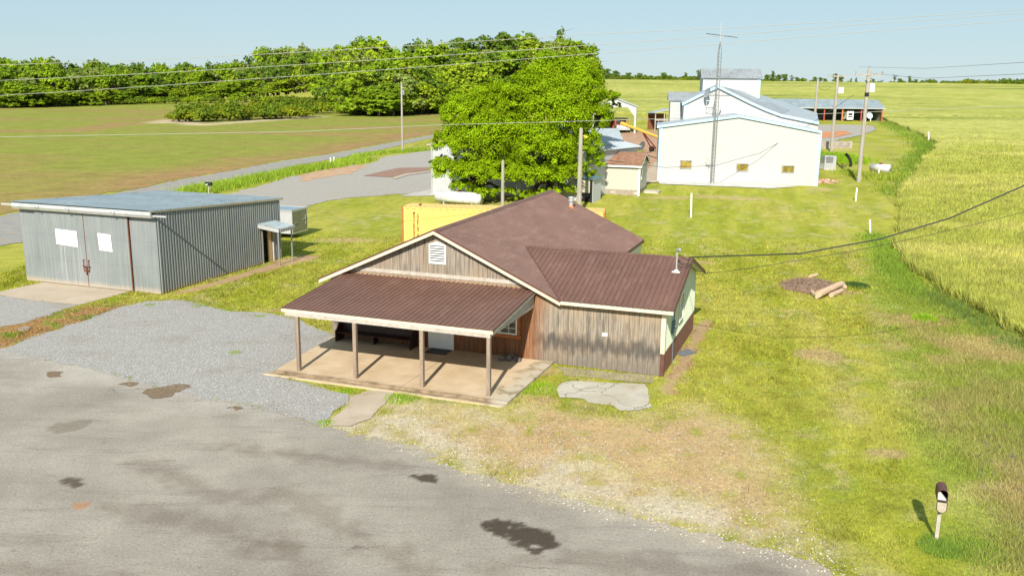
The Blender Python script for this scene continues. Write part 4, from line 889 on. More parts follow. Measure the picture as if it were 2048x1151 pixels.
# ================================================================== SHIPPING CONTAINER
C0=G(803,413,2.9); C1=G(1211,424,2.9); C0.z=0; C1.z=0
cy=math.atan2(C1.y-C0.y,C1.x-C0.x); CL=(C1-C0).length; zt_=2.9; cw=2.6
K=thing('shipping_container','long faded yellow shipping container with rusty corner posts behind the board building','container',(C0.x,C0.y,0),cy)
mb=MB(); ribbed(mb,(0,.03,0),(1,0,0),(0,0,1),(0,-1,0),(.16,CL-.16),lambda a:(.16,zt_-.14),.30,.028,'trap'); mb.build('side_panel',M['yellow'],K)
mb=MB(); mb.box(.03,.16,.16,.06,cw-.16,zt_-.14); mb.build('end_panel',M['rustedge'],K)
mb=MB(); ribbed(mb,(CL-.05,0,0),(0,1,0),(0,0,1),(1,0,0),(.16,cw-.16),lambda a:(.16,zt_-.14),.26,.05,'trap'); mb.build('end_panel',M['rustedge'],K)
mb=MB(); mb.box(.1,cw-.06,.16,CL-.1,cw-.03,zt_-.14); mb.build('side_panel',M['yellow'],K)
mb=MB(); ribbed(mb,(0,0,zt_-.03),(1,0,0),(0,1,0),(0,0,1),(.05,CL-.05),lambda a:(.06,cw-.06),.42,.02,'trap'); mb.build('roof',M['yellowtop'],K)
mb=MB()
for x in (0,CL-.15):
    for y in (0,cw-.15): mb.box(x,y,0,x+.15,y+.15,zt_)
mb.build('corner_post',M['rustedge'],K)
mb=MB(); mb.box(.15,0,zt_-.14,CL-.15,.07,zt_-.03); mb.box(.15,cw-.07,zt_-.14,CL-.15,cw,zt_-.03); mb.box(.15,0,0,CL-.15,.08,.16); mb.build('rail',M['yellow'],K)
mb=MB()
for k in range(int(CL/.55)):
    mb.box(.35+k*.55,-.004,zt_-.165,.62+k*.55,.03,zt_-.142)
mb.build('rust_marks',M['rust'],K)
MB().box(1.2,1.0,zt_-.01,1.35,1.5,zt_+.1).build('roof_fitting',M['rust'],K)
inkm=plain('dark_lettering',(.05,.03,.01),.7)
def text(s,size,mat,par,loc,rot,name='lettering'):
    cu=bpy.data.curves.new('t','FONT'); cu.body=s; cu.size=size; cu.extrude=.003; cu.offset=size*.018; cu.align_x='CENTER'; cu.align_y='CENTER'; cu.space_line=.78
    o=bpy.data.objects.new('t',cu); COL.objects.link(o); dg=bpy.context.evaluated_depsgraph_get(); me=bpy.data.meshes.new_from_object(o.evaluated_get(dg)); bpy.data.objects.remove(o)
    me.materials.clear(); me.materials.append(mat); q=link(name,me,par); q.location=loc; q.rotation_euler=rot; return q
def letters(col,x,ztop,step):
    for k,ch in enumerate(col):
        if ch==' ': continue
        text(ch,.26,inkm,K,(x,-.008,ztop-k*step),(pi/2,0,0))
letters('MEDITERRANEAN',1.02,2.40,.178); letters('SHIPPING CO',1.34,2.24,.178)

# ================================================================== MAILBOXES
def mailbox(loc,yaw,label,h,L,W,H_,colbody,door_open,post,arm):
    T=thing('mailbox',label,'mailbox',loc,yaw)
    n=12; prof=[(-W/2,0),(W/2,0)]+[(W/2*cos(a),H_-W/2+W/2*sin(a)) for a in [pi*k/n for k in range(n+1)]]
    mb=MB(); z0=h
    for k in range(len(prof)):
        a=prof[k]; b=prof[(k+1)%len(prof)]; mb.poly([(a[0],0,z0+a[1]),(a[0],L,z0+a[1]),(b[0],L,z0+b[1]),(b[0],0,z0+b[1])][::-1])
        a2=(a[0]*.94,(a[1]-H_/2)*.94+H_/2); b2=(b[0]*.94,(b[1]-H_/2)*.94+H_/2)
        mb.poly([(a2[0],0,z0+a2[1]),(a2[0],L*.97,z0+a2[1]),(b2[0],L*.97,z0+b2[1]),(b2[0],0,z0+b2[1])]); mb.poly([(a[0],0,z0+a[1]),(b[0],0,z0+b[1]),(b2[0],0,z0+b2[1]),(a2[0],0,z0+a2[1])])
    mb.poly([(p[0],L,z0+p[1]) for p in prof][::-1]); mb.build('box',colbody,T)
    mb=MB()
    if door_open:
        d=[(p[0],-.015-.10*p[1],z0-.01-p[1]*.93) for p in prof]; mb.prism(d,(0,.012,.0))
        dd=mb.build('door',M['black'],T); MB().prism([(p[0]*.86,-.032-.10*p[1],z0-.02-p[1]*.83-.012) for p in prof],(0,.010,0)).build('door_liner',plain('faded_tan_paint',(.34,.29,.22),.6),dd)
        MB().prism([(-W*.42,.02,z0+.02),(W*.40,.02,z0+.02),(W*.38,.10,z0+.05),(-W*.38,.26,z0+H_*.72)],(0,.01,.0)).build('liner',M['steel'],T)
    else:
        mb.prism([(p[0]*1.03,-.012,z0+p[1]) for p in prof],(0,.015,0)); mb.build('door',M['black'],T)
    mb=MB(); mb.box(W/2+.002,.08,z0+.05,W/2+.012,.20,z0+.17); mb.box(W/2+.002,.24,z0+.10,W/2+.012,.33,z0+.20); mb.build('number_plate',M['white'],T)
    mb=MB(); mb.box(-.05,L*.45-.05,-.05,.05,L*.45+.05,z0-.02); mb.build('post',post,T)
    mb=MB(); mb.box(-W*.42,.05,z0-.03,W*.42,L-.05,z0-.002); mb.build('mounting_board',M['grayw'],T)
    if arm: mb=MB(); mb.bar((0,L*.45,z0-.45),(0,L*.9,z0-.04),.05); mb.build('brace',post,T)
    return T
b=G(1872,1079); yw_=R_(-20); L_m=.60
mailbox((b.x+ .0-sin(-yw_)*L_m*.45, b.y-cos(yw_)*L_m*.45,0),yw_,'rusty black mailbox with open hanging door on a grey post in the near grass',1.33,L_m,.28,.34,plain('rusty_mailbox',(.12,.05,.045),.55,.1,.3,4,dirt=(.03,.03,.04)),True,M['grayw'],False)
b=G(413,388); mailbox((b.x,b.y,0),R_(-105),'closed black mailbox on a wooden post beyond the metal shed roof',1.0,.75,.36,.42,M['black'],False,M['grayw'],True)

# ================================================================== BACKGROUND BUILDINGS
def zpx(px,py,Y): return AT(px,py,Y).z
class Frame:      # local frame on a base edge a->b
    def __init__(s,a,b): s.o=Vector((a.x,a.y,0)); s.yaw=math.atan2(b.y-a.y,b.x-a.x); s.w=math.hypot(b.x-a.x,b.y-a.y); s.z=min(a.z,b.z)
    def loc(s): return (s.o.x,s.o.y,s.z)
    def u(s,px,py,v=0):     # (u, z-relative) of a pixel on the vertical plane at local depth v
        r=ray(px,py); nx,ny=-sin(s.yaw),cos(s.yaw); t=(v+s.o.x*nx+s.o.y*ny)/(r[0]*nx+r[1]*ny)
        X,Y,Z=r[0]*t,r[1]*t,CH+r[2]*t
        return (X-s.o.x)*cos(s.yaw)+(Y-s.o.y)*sin(s.yaw), Z-s.z
def gable(T,w,d,ze,zr,wall,roof,ov=.25,trim=None,uo=0,vo=0,along='v',peak=.5,base=-.4,ribs=.35,sideleft=True):
    """gabled box in T local; ridge along local y ('v') or x ('u')"""
    if along=='v':
        p=uo+w*peak
        mb=MB(); mb.prism([(uo,vo,base),(uo+w,vo,base),(uo+w,vo,ze),(p,vo,zr),(uo,vo,ze)],(0,.05,0)); mb.build('front_wall',wall,T)
        mb=MB(); mb.prism([(uo+w,vo+d,base),(uo,vo+d,base),(uo,vo+d,ze),(p,vo+d,zr),(uo+w,vo+d,ze)],(0,-.05,0)); mb.build('back_wall',wall,T)
        MB().box(uo+.003,vo+.053,base,uo+.05,vo+d-.053,ze-.02).build('side_wall',wall,T); MB().box(uo+w-.05,vo+.053,base,uo+w-.003,vo+d-.053,ze-.02).build('side_wall',wall,T)
        for s_,e in ((-1,uo),(1,uo+w)):
            run=abs(e-p); sl=(zr-ze)/run; L=(run+ov)*math.hypot(1,sl)
            mb=MB(); ribbed(mb,(p,0,zr+.03),(0,1,0),(s_,0,-sl),(s_*sl,0,1),(vo-ov,vo+d+ov),lambda a:(0,L),ribs,.04,'rib'); mb.build('roof',roof,T)
            mb=MB(); zo=zr-sl*(run+ov); x=p+s_*(run+ov)
            mb.prism([(p,vo-ov,zr-.17),(x,vo-ov,zo-.17),(x,vo-ov,zo+.02),(p,vo-ov,zr+.02)][::s_],(0,.04,0)); mb.build('rake_board',trim or wall,T)
    else:
        q=vo+d*peak
        for uu,n_ in ((uo,.05),(uo+w,-.05)):
            pts=[(uu,vo,base),(uu,vo+d,base),(uu,vo+d,ze),(uu,q,zr),(uu,vo,ze)]
            mb=MB(); mb.prism(pts if n_<0 else pts[::-1],(n_,0,0)); mb.build('end_wall',wall,T)
        MB().box(uo+.053,vo+.003,base,uo+w-.053,vo+.05,ze-.02).build('front_wall',wall,T); MB().box(uo+.053,vo+d-.05,base,uo+w-.053,vo+d-.003,ze-.02).build('back_wall',wall,T)
        for s_,e in ((-1,vo),(1,vo+d)):
            run=abs(e-q); sl=(zr-ze)/run; L=(run+ov)*math.hypot(1,sl)
            mb=MB(); ribbed(mb,(0,q,zr+.03),(1,0,0),(0,s_,-sl),(0,s_*sl,1),(uo-ov,uo+w+ov),lambda a:(0,L),ribs,.035,'rib'); mb.build('roof',roof,T)
            zo=zr-sl*(run+ov); y=q+s_*(run+ov)
            MB().box(uo-ov,min(y,y-s_*.04),zo-.18,uo+w+ov,max(y,y-s_*.04),zo+.0).build('fascia',trim or wall,T)
            for uu in (uo-ov,uo+w+ov):
                mb=MB(); mb.prism([(uu,q,zr-.16),(uu,y-s_*.05,zo-.16),(uu,y-s_*.05,zo),(uu,q,zr)],(.04 if uu<uo else -.04,0,0)); mb.build('rake_board',trim or wall,T)

# --- big white hall
a=G(1315,361); b=G(1634,368); fr=Frame(a,b); fr.yaw=R_(-8.5); fr.w=fr.u(1634,368)[0]; HL=thing('white_hall','large white ribbed metal hall with sky blue trim, three windows and stepped roofs','building',fr.loc(),fr.yaw)
ul,zl=fr.u(1314,251); uc,zc=fr.u(1478,229.5); ur_,zr_=fr.u(1642,261); W_=fr.w; D1=8.7
def front_prof(): return [(0,0,-.6),(W_,0,-.6),(W_,0,zr_-.1),(uc,0,zc-.1),(0,0,zl-.1)]
mb=MB(); mb.prism(front_prof(),(0,.06,0))
ribbed(mb,(0,-.03,0),(1,0,0),(0,0,1),(0,-1,0),(.3,W_-.3),lambda q:(-.3,(zl+(zc-zl)*q/uc if q<uc else zc+(zr_-zc)*(q-uc)/(W_-uc))-.12),.72,.022,'rib'); mb.build('front_wall',M['whitewall'],HL)
for u0,u1 in ((-.06,.3),(W_-.3,W_+.06)):
    mb=MB(); mb.box(u0,-.09,-.3,u1,-.004,(zl if u0<1 else zr_)-.1); mb.build('corner_trim',M['bluetrim'],HL)
mb=MB(); mb.box(-.05,.07,-.5,.0,D1+14,zl-.2); mb.build('side_wall',M['whiteclean'],HL); mb=MB(); mb.box(W_,.07,-.5,W_+.05,D1+14,zr_-.2); mb.build('side_wall',M['whiteclean'],HL)
for (x0,z0),(x1,z1) in (((ul,zl),(uc,zc)),((uc,zc),(ur_,zr_))):
    mb=MB(); mb.prism([(x0,-.25,z0-.30),(x1,-.25,z1-.30),(x1,-.25,z1),(x0,-.25,z0)],(0,.05,0)); mb.build('rake_trim',M['bluetrim'],HL)
    mb=MB(); ribbed(mb,(0,-.25,0),(x1-x0,0,z1-z0),(0,1,0),(-(z1-z0),0,x1-x0),(0,.01),lambda q:(0,.01),1,.0) if False else None
    mb=MB(); i=6
    sl=(z1-z0)/(x1-x0); n=int((x1-x0)/.4)
    mb.prism([(x0,-.24,z0),(x1,-.24,z1),(x1,D1,z1),(x0,D1,z0)],(0,0,-.08))
    mb.build('roof',M['whiteroof'],HL)
for (p0,p1) in (((1360,320),(1383,338)),((1473,326),(1497,343)),((1563,330),(1588,346))):
    u0,z1=fr.u(*p0); u1,z0=fr.u(*p1); wv=window(HL,u0,u1,z0,z1,v=-.06,fm=M['greyroof'],t=.10,cols=1,rows=1,gm=M['glassgold'])
# upper hall
def P3(px,py,v): u,z=fr.u(px,py,v); return (u,v,z)
v2=D1; A_=P3(1369,205,v2); B_=P3(1436,172,v2); C_=P3(1498,203,v2); C2=P3(1530,217.5,v2); D_=P3(1562,229.5,v2); E_=P3(1637,245,v2)
mb=MB(); mb.prism([(A_[0],v2,4),(E_[0],v2,4),E_,D_,C2,C_,B_,A_],(0,.08,0)); mb.build('upper_front_wall',M['whitewall'],HL)
MB().box(A_[0]-.05,v2-.06,4,A_[0]+.3,v2-.003,A_[2]-.1).build('corner_trim',M['bluetrim'],HL)
MB().box(A_[0]-.02,v2+.09,4,A_[0]+.05,v2+22,A_[2]-.2).build('side_wall',M['whiteclean'],HL)
v3=v2+17
Bk=[P3(1521,190,v3),P3(1560,203,v3),P3(1596,215,v3),P3(1634,226,v3)]
ridgeb=(P3(1490,178,v3)); 
prof=[B_,C_,C2,D_,E_]; back=[(B_[0]+.0,v3,B_[2]),Bk[0],Bk[1],Bk[2],Bk[3]]
mb=MB()
for k in range(4):
    p,q,r_2,s_2=prof[k],prof[k+1],back[k+1],back[k]
    mb.poly([(p[0],p[1]-.3,p[2]+.04),(q[0],q[1]-.3,q[2]+.04),(r_2[0],r_2[1],r_2[2]+.04),(s_2[0],s_2[1],s_2[2]+.04)])
mb.build('upper_roof',M['whiteroof'],HL)
mb=MB(); mb.poly([(B_[0],v2-.3,B_[2]+.05),(B_[0],v3,B_[2]+.05),(A_[0]-.3,v3,A_[2]-.1),(A_[0]-.3,v2-.3,A_[2]-.1)]); mb.build('upper_roof',M['whiteroof'],HL)
p,q=prof[0],prof[2]; mb=MB(); 
def mixp(a,b,t): return tuple(a[i]+(b[i]-a[i])*t for i in range(3))
mb.poly([(p[0]+.2,p[1]-.2,p[2]+.0),(C2[0],C2[1]-.2,C2[2]+.10),mixp((C2[0],C2[1],C2[2]+.12),(Bk[2][0],v3,Bk[2][2]+.12),.55),mixp((B_[0],B_[1],B_[2]+.12),(B_[0],v3,B_[2]+.12),.55)]) if False else None
for k in range(1,3):
    pass
mb=MB()
for k in range(3):
    p,q,r_2,s_2=prof[k],prof[k+1],back[k+1],back[k]; up=lambda t:(t[0],t[1],t[2]+.10)
    mb.poly([up(p),up(q),up(mixp(q,r_2,.5)),up(mixp(p,s_2,.5))])
mb.build('roof_patch',M['greyroof'],HL)
for x0,x1 in ((A_,B_),(B_,C_),(C_,C2),(C2,D_),(D_,E_)):
    mb=MB(); e=.3 if x0 is A_ else 0
    mb.prism([(x0[0]-e,v2-.32,x0[2]-.24-e*.5),(x1[0],v2-.32,x1[2]-.24),(x1[0],v2-.32,x1[2]+.08),(x0[0]-e,v2-.32,x0[2]+.08-e*.5)],(0,.05,0)); mb.build('rake_trim',M['bluetrim'],HL)
# elevator box on the roof
vt=v2+10; L0=P3(1406.5,155,vt); L1=P3(1521,155,vt); zr2=P3(1460,138,vt+4)[2]
T_=MB(); 
gb=thing('x','x y z w','x'); bpy.data.objects.remove(gb)
mb=MB(); mb.box(L0[0],vt,7,L1[0],vt+8,L0[2]-.05); mb.build('elevator_box',M['whiteclean'],HL)
MB().box(L1[0]-.35,vt-.05,8,L1[0]+.05,vt-.003,L0[2]-.1).build('corner_trim',M['bluetrim'],HL)
for s_ in (-1,1):
    mb=MB(); sl=(zr2-L0[2])/4; ribbed(mb,(0,vt+4,zr2),(1,0,0),(0,s_,-sl),(0,s_*sl,1),(L0[0]-.25,L1[0]+.3),lambda q:(0,4.3*math.hypot(1,sl)),.4,.04,'rib'); mb.build('elevator_roof',M['greyroof'],HL)
mb=MB(); 
for uu in (L0[0]-.003,L1[0]+.003): MB().poly([(uu,vt,L0[2]-.05),(uu,vt+8,L0[2]-.05),(uu,vt+4,zr2-.03)]).build('elevator_gable',M['bluetrim'],HL)
# left annex
va_=v2+8; a0=P3(1341,201,va_); a1=P3(1406,201,va_); zr3=P3(1370,184,va_+4)[2]
mb=MB(); mb.box(a0[0],va_,0,a1[0]-.1,va_+8,a0[2]-.05); mb.build('annex_wall',M['whiteclean'],HL)
for s_ in (-1,1):
    mb=MB(); sl=(zr3-a0[2])/4; ribbed(mb,(0,va_+4,zr3),(1,0,0),(0,s_,-sl),(0,s_*sl,1),(a0[0]-.3,a1[0]),lambda q:(0,4.2*math.hypot(1,sl)),.4,.04,'rib'); mb.build('annex_roof',M['greyroof'],HL)
# wall mounted wire dish on a bracket beside the mast
hb=P3(1412,201,v2-.4); MB().box(0,0,0,0,0,0)
mb=MB(); z1=P3(1420,202,v2-1.2); z2=P3(1420,214,v2-1.2); x0=P3(1413,208,v2-1.2)[0]; x1=P3(1433,208,v2-1.2)[0]
mb.tube([(x0,v2-1.2,z1[2]+.8),(x0,v2-1.2,z2[2])],.035,5); mb.tube([(x0,v2-1.2,z1[2]),(x1,v2-1.2,z1[2])],.03,5); mb.tube([(x0,v2-1.2,z2[2]),(x1,v2-1.2,z2[2])],.03,5); mb.tube([(x0,v2-1.2,z2[2]),(x1-.3,v2-1.2,z1[2])],.025,5); mb.tube([(x1,v2-1.2,z1[2]),(x1,v2,z1[2])],.03,5); mb.tube([(x1,v2-1.2,z2[2]),(x1,v2,z2[2])],.03,5); br=mb.build('antenna_bracket',M['steel'],HL)
def dish(mb,c,n,R,dep=.18,seg=18):
    c=Vector(c); n=Vector(n).normalized(); x=n.orthogonal().normalized(); y=n.cross(x); i=len(mb.v); rings=4
    mb.v.append(tuple(c-n*dep*R))
    for k in range(1,rings+1):
        q=k/rings
        for j in range(seg): a=2*pi*j/seg; mb.v.append(tuple(c+(x*cos(a)+y*sin(a))*R*q-n*dep*R*(1-q*q)))
    for j in range(seg): mb.f.append((i,i+1+j,i+1+(j+1)%seg)); mb.m.append(mb.mi)
    for k in range(rings-1):
        for j in range(seg): mb.f.append((i+1+k*seg+j,i+1+(k+1)*seg+j,i+1+(k+1)*seg+(j+1)%seg,i+1+k*seg+(j+1)%seg)); mb.m.append(mb.mi)
    mb.tube([c,c+n*R*.6],.02,5); mb.tube([c+x*R*.9-n*.02,c+n*R*.65],.015,5); mb.tube([c-x*R*.9-n*.02,c+n*R*.65],.015,5)
mb=MB(); dish(mb,(x0,v2-1.3,z1[2]+1.0),(-.8,-.45,.35),.62); mb.build('wire_dish',M['greyroof'],br)
mb=MB(); e_=P3(1438,223,v2-.3); mb.tube([(e_[0]-.2,v2-.4,e_[2]-.4),(e_[0]+.2,v2-.5,e_[2]+.4)],.12,6); mb.build('vent_pipe',M['steel'],HL)
# --- lattice mast
_u=fr.u(1423.5,366,-.9)[0]; b=Vector((fr.o.x+_u*cos(fr.yaw)+.9*sin(fr.yaw),fr.o.y+_u*sin(fr.yaw)-.9*cos(fr.yaw),0)); b.z=float(hgt(b.x,b.y)); top=AT(1433,96,b.y); hM=top.z-b.z
TM=thing('lattice_mast','slim triangular lattice mast with roof antenna in front of the white hall','mast',tuple(b))
rr=.24; leg=[(rr*cos(a),rr*sin(a)) for a in (R_(90),R_(210),R_(330))]
for (x,y) in leg: MB().tube([(x,y,0),(x,y,hM-.4),(0,0,hM+.7)],.04,5).build('mast_leg',M['mastm'],TM)
mb=MB(); z=.3; k=0
while z<hM-.7:
    for i in range(3):
        a0_,b0_=leg[i],leg[(i+1)%3]; mb.tube([(a0_[0],a0_[1],z),(b0_[0],b0_[1],z+.42)],.018,4,False)
    z+=.42
mb.build('lattice',M['mastm'],TM)
mb=MB(); za=AT(1433,70,b.y).z-b.z; mb.tube([(0,0,hM+.6),(0,0,za+1.3)],.03,6); mb.build('top_pole',M['steel'],TM)
mb=MB(); zt1=-.12; mb.bar((-1.65,0,za+.12),(1.95,.0,za-.28),.05)
an=mb.build('antenna_boom',M['wiredark'],TM); mb=MB(); 
for k in range(13):
    x=-1.55+k*.26; z=za+.12-(x+1.65)*.111; l=.9-abs(k-4)*.05; mb.tube([(x,-l,z+.02),(x,l,z+.02)],.014,4)
mb.build('antenna_elements',M['wiredark'],an)
mb=MB(); zz=AT(1420,320,b.y).z-b.z; mb.tube([(-.9,-.2,zz+.5),(-.7,-.2,zz),(-.3,-.1,zz-.2),(.1,0,zz-.1)],.04,5); mb.tube([(-.5,-.2,zz+.45),(-.55,-.2,zz-.5)],.03,5); mb.tube([(-.9,-.2,zz+.1),(-.1,-.1,zz+.1)],.03,5); mb.build('mast_hardware',M['steel'],TM)

# --- white building behind the big trees
a=G(863,388); b=G(1160,402); fr2=Frame(a,b); LB=thing('white_workshop','white metal workshop half hidden behind the two big maple trees','building',fr2.loc(),fr2.yaw)
ze2=fr2.u(863,287)[1]; gable(LB,fr2.w,13,ze2,ze2+2.2,M['whiteclean'],M['whiteroof'],.35,M['grayw'],base=-1)
MB().box(-.02,-.04,-.9,.25,-.004,ze2-.1).build('corner_trim',M['steel'],LB)
# propane tank in front of it
def tankobj(name,label,c,yaw,R,L,mat,cat='gas tank',dome=True,legs=True):
    T=thing(name,label,cat,c,yaw); n=18; pts=[];rs=[]
    for k in range(7): a=pi/2*k/6; pts.append((-L/2+R*.8*(1-sin(a))-R*.0,0,R+.25)); rs.append(max(.02,R*cos(pi/2-a) if k else .02))
    pts=[(-L/2+ .6*R*(1-cos(pi/2*(1-k/6.0)))*0 - 0,0,R+.25) for k in range(0)]
    prof=[(-L/2+.7*R*(1-sin(pi/2*k/6)),R*max(.03,sin(pi/2*k/6)) if k else .02) for k in range(7)]
    prof=[(-L/2+.7*R*(1-cos(pi/2*(1-k/6)) if False else 1-math.sqrt(max(0,1-(1-k/6)**2)))*1.0,R*math.sqrt(max(.0004,1-(1-k/6)**2))) for k in range(7)]
    prof=[(-L/2+.7*R*(1-sin(pi/2*k/6)),R*max(.02,cos(pi/2-pi/2*k/6)) ) for k in range(7)]
    prof=[(-L/2+.7*R*(1-sin(pi/2*k/6)),R*max(.02,math.sqrt(1-(1-sin(pi/2*k/6))**2))) for k in range(7)]
    allp=prof+[(-x,r) for x,r in prof[::-1]]
    MB().tube([(x,0,R+.28) for x,r in allp],[r for x,r in allp],n).build('tank_body',mat,T,True)
    if dome: MB().tube([(0,0,2*R+.2),(0,0,2*R+.42),(0,0,2*R+.46)],[.22,.22,.1],12).build('valve_cover',M['rust'],T)
    for x in (-L*.32,L*.32): MB().box(x-.07,-R*.6,0,x+.07,R*.6,.28+R*.35).build('saddle',M['grayw'],T)
    return T
a=G(888,408); b=G(950,409); mid=(a+b)/2; tankobj('propane_tank','long silver white propane tank in the shade in front of the white workshop',(mid.x,mid.y-.6,mid.z-.1),math.atan2(b.y-a.y,b.x-a.x),.62,5.2,M['tank'])
c=G(1760,347); tankobj('propane_tank','short white propane tank lying in the rough grass right of the tall utility pole',(c.x,c.y,c.z-.1),R_(-52),.52,2.5,plain('pale_tank_paint',(.62,.60,.60),.4,.2,.12,2,dirt=(.42,.35,.36)))
# --- cottage
a=G(1192,386); b=G(1276.5,391.5); fr3=Frame(a,b); d0=G(1290.5,376); dd=math.hypot(d0.x-b.x,d0.y-b.y)
CT=thing('small_cottage','small cream vinyl sided cottage with brown shingle roof on a block footing','building',fr3.loc(),fr3.yaw)
ze3=fr3.u(1275,329)[1]; zr3_=fr3.u(1208,303,dd/2)[1]
gable(CT,fr3.w,dd,ze3,zr3_,M['vinyl'],M['shingle'],.32,M['white'],along='u',base=.55,ribs=50)
mb=MB()
zz=.62
while zz<ze3-.2: mb.prism([(.06,-.02,zz),(fr3.w-.06,-.02,zz),(fr3.w-.06,.0,zz+.17),(.06,.0,zz+.17)],(0,.01,0)); zz+=.18
mb.build('lap_siding',M['vinyl'],CT)
mb=MB(); zz=.62
while zz<ze3-.2: mb.prism([(fr3.w+.02,.05,zz),(fr3.w+.02,dd-.05,zz),(fr3.w,dd-.05,zz+.17),(fr3.w,.05,zz+.17)],(-.01,0,0)); zz+=.18
mb.build('lap_siding',M['vinyl'],CT)
mb=MB(); mb.box(-.0,.03,-.6,fr3.w-.02,.15,.56); mb.box(fr3.w-.14,.16,-.6,fr3.w-.02,dd-.05,.56); mb.build('block_footing',M['block'],CT)
MB().box(fr3.w-.06,-.05,-.05,fr3.w+.12,.08,ze3-.05).build('corner_trim',M['white'],CT)
mb=MB(); mb.box(fr3.w+.022,1.2,1.6,fr3.w+.07,1.9,2.7); wn_=mb.build('window',M['white'],CT); MB().box(fr3.w+.072,1.28,1.68,fr3.w+.076,1.82,2.62).build('pane',M['glass'],wn_)
for vx in (1.6,4.2): MB().box(vx,.01,.15,vx+.5,.029,.4).build('footing_vent',M['steel'],CT)
MB().box(fr3.w+.3,2.0,-.4,fr3.w+1.9,3.6,.35).build('door_step',M['concd'],CT)
# --- small leaning outhouse
a=G(1172,401); b=G(1185,405.5); d0=G(1201,399); T=thing('pump_shed','tiny pale metal pump shed with open front and blue grey roof beside the cottage','shed',tuple(b),math.atan2(d0.y-b.y,d0.x-b.x)-pi/2)
Lp=math.hypot(d0.x-b.x,d0.y-b.y); hp=zpx(1185,358,b.y)-b.z; wp=1.7
mb=MB(); mb.box(-.05,0,0,0,Lp,hp); mb.build('side_wall',M['whiteclean'],T); mb=MB(); mb.box(-wp,0,0,-wp+.05,Lp,hp-.1); mb.build('side_wall',M['whiteclean'],T); MB().box(-wp+.05,Lp-.05,0,-.05,Lp,hp).build('back_wall',M['whiteclean'],T)
MB().box(-wp+.05,0,1.0,-.35,.05,hp-.12).build('front_panel',M['grayw'],T); MB().box(-.2,-.04,0,-.05,.0,hp).build('corner_post',M['black'],T)
MB().box(-wp+.1,.2,0,-.3,1.2,.35).build('step',M['dark'],T)
mb=MB(); mb.prism([(-wp-.2,-.25,hp+.10),(.22,-.25,hp-.02),(.22,Lp+.25,hp+.1),(-wp-.2,Lp+.25,hp+.22)],(0,0,-.05)); mb.build('roof',plain('blue_grey_roof',(.16,.26,.32),.45,.3,.2),T)
# --- pale grey shed behind the cottage
a=G(1150,303); b=G(1242,303); fr5=Frame(a,b); T=thing('grey_shed','pale blue grey metal shed seen between the big tree and the cottage','shed',fr5.loc(),fr5.yaw)
zz=fr5.u(1243,278)[1]; gable(T,fr5.w,7,zz,zz+1.4,M['galvdoor'],M['whiteroof'],.2,M['steel'],along='u',base=-.5)
# --- carport and truck
a=G(1206,262); b=G(1271,267.5); a=Vector((b.x-8.2*cos(R_(-8)),b.y-8.2*sin(R_(-8)),b.z)); d0=G(1306,262); fr6=Frame(a,b)
sd_=Vector((d0.x-b.x,d0.y-b.y)); dl=min(sd_.length,10)
CP_=thing('carport','white fronted metal carport with grey sides and pale roof at the farm yard','carport',fr6.loc(),fr6.yaw)
zc1=fr6.u(1272,214)[1]; apx=(fr6.w/2,zc1+1.5); w6=fr6.w
mb=MB(); mb.prism([(0,0,0),(.35,0,0),(.35,0,zc1-1.7),(1.6,0,zc1-.1),(w6-1.6,0,zc1-.1),(w6-.35,0,zc1-1.7),(w6-.35,0,0),(w6,0,0),(w6,0,zc1),(apx[0],0,apx[1]),(0,0,zc1)],(0,.12,0)); mb.build('front_arch',M['whiteclean'],CP_)
for x in (0,w6-.05):
    MB().box(x,.13,-.2,x+.05,dl,zc1*.62).build('side_panel',M['galvdoor'],CP_); MB().box(x,.13,zc1*.62+.02,x+.05,dl,zc1).build('side_panel',M['galv'],CP_)
for s_ in (-1,1):
    mb=MB(); sl=1.5/(w6/2); ribbed(mb,(apx[0],0,apx[1]+.05),(0,1,0),(s_,0,-sl),(s_*sl,0,1),(-.3,dl+.3),lambda q:(0,(w6/2+.2)*math.hypot(1,sl)),.4,.03,'rib'); mb.build('roof',M['whiteroof'],CP_)
c=G(1246,266); tk=thing('farm_truck','grey fronted farm pickup truck with red cab marks parked under the carport','truck',tuple(c),R_(4))
k=1.25
def bx6(name,m,*q): return MB().box(*[v*k for v in q]).build(name,m,tk)
bx6('body',M['truckgrey'],-1.0,.15,.5,1.0,2.0,1.15); 
mb=MB(); mb.prism([tuple(v*k for v in p) for p in [(-.95,1.6,1.15),(.95,1.6,1.15),(.8,2.1,1.85),(-.8,2.1,1.85)]],(0,1.6*k,0)); mb.build('cab',M['truckred'],tk)
mb=MB(); mb.prism([tuple(v*k for v in p) for p in [(-.82,1.66,1.22),(.82,1.66,1.22),(.72,2.02,1.78),(-.72,2.02,1.78)]],(0,.01,0)); o=mb.build('windscreen',M['glass'],tk); o.location=(0,-.03,0)
bx6('bumper',M['steel'],-1.05,-.02,.42,1.05,.14,.68); bx6('grille',M['white'],-.5,.10,.72,.5,.148,1.1)
for x in (-.78,.78): MB().tube([(x*k,.10*k,.92*k),(x*k,.15*k,.92*k)],.14*k,12).build('headlight',M['white'],tk)
for x in (-1.12,.9):
    for y in (.75,4.0): MB().tube([(x*k,y*k,.4*k),((x+.22)*k,y*k,.4*k)],.4*k,16).build('wheel',M['rubber'],tk)
bx6('truck_bed',M['truckred'],-1.0,3.25,.6,1.0,5.2,1.4); mb=MB(); mb.box(-1.1*k,1.9*k,2.0*k,1.1*k,4.9*k,2.12*k); mb.build('roof_rack',M['black'],tk)
for x in (-1.05,.95): MB().box(x*k,1.5*k,1.1*k,(x+.1)*k,1.6*k,1.9*k).build('mirror_post',M['redsteel'],tk)
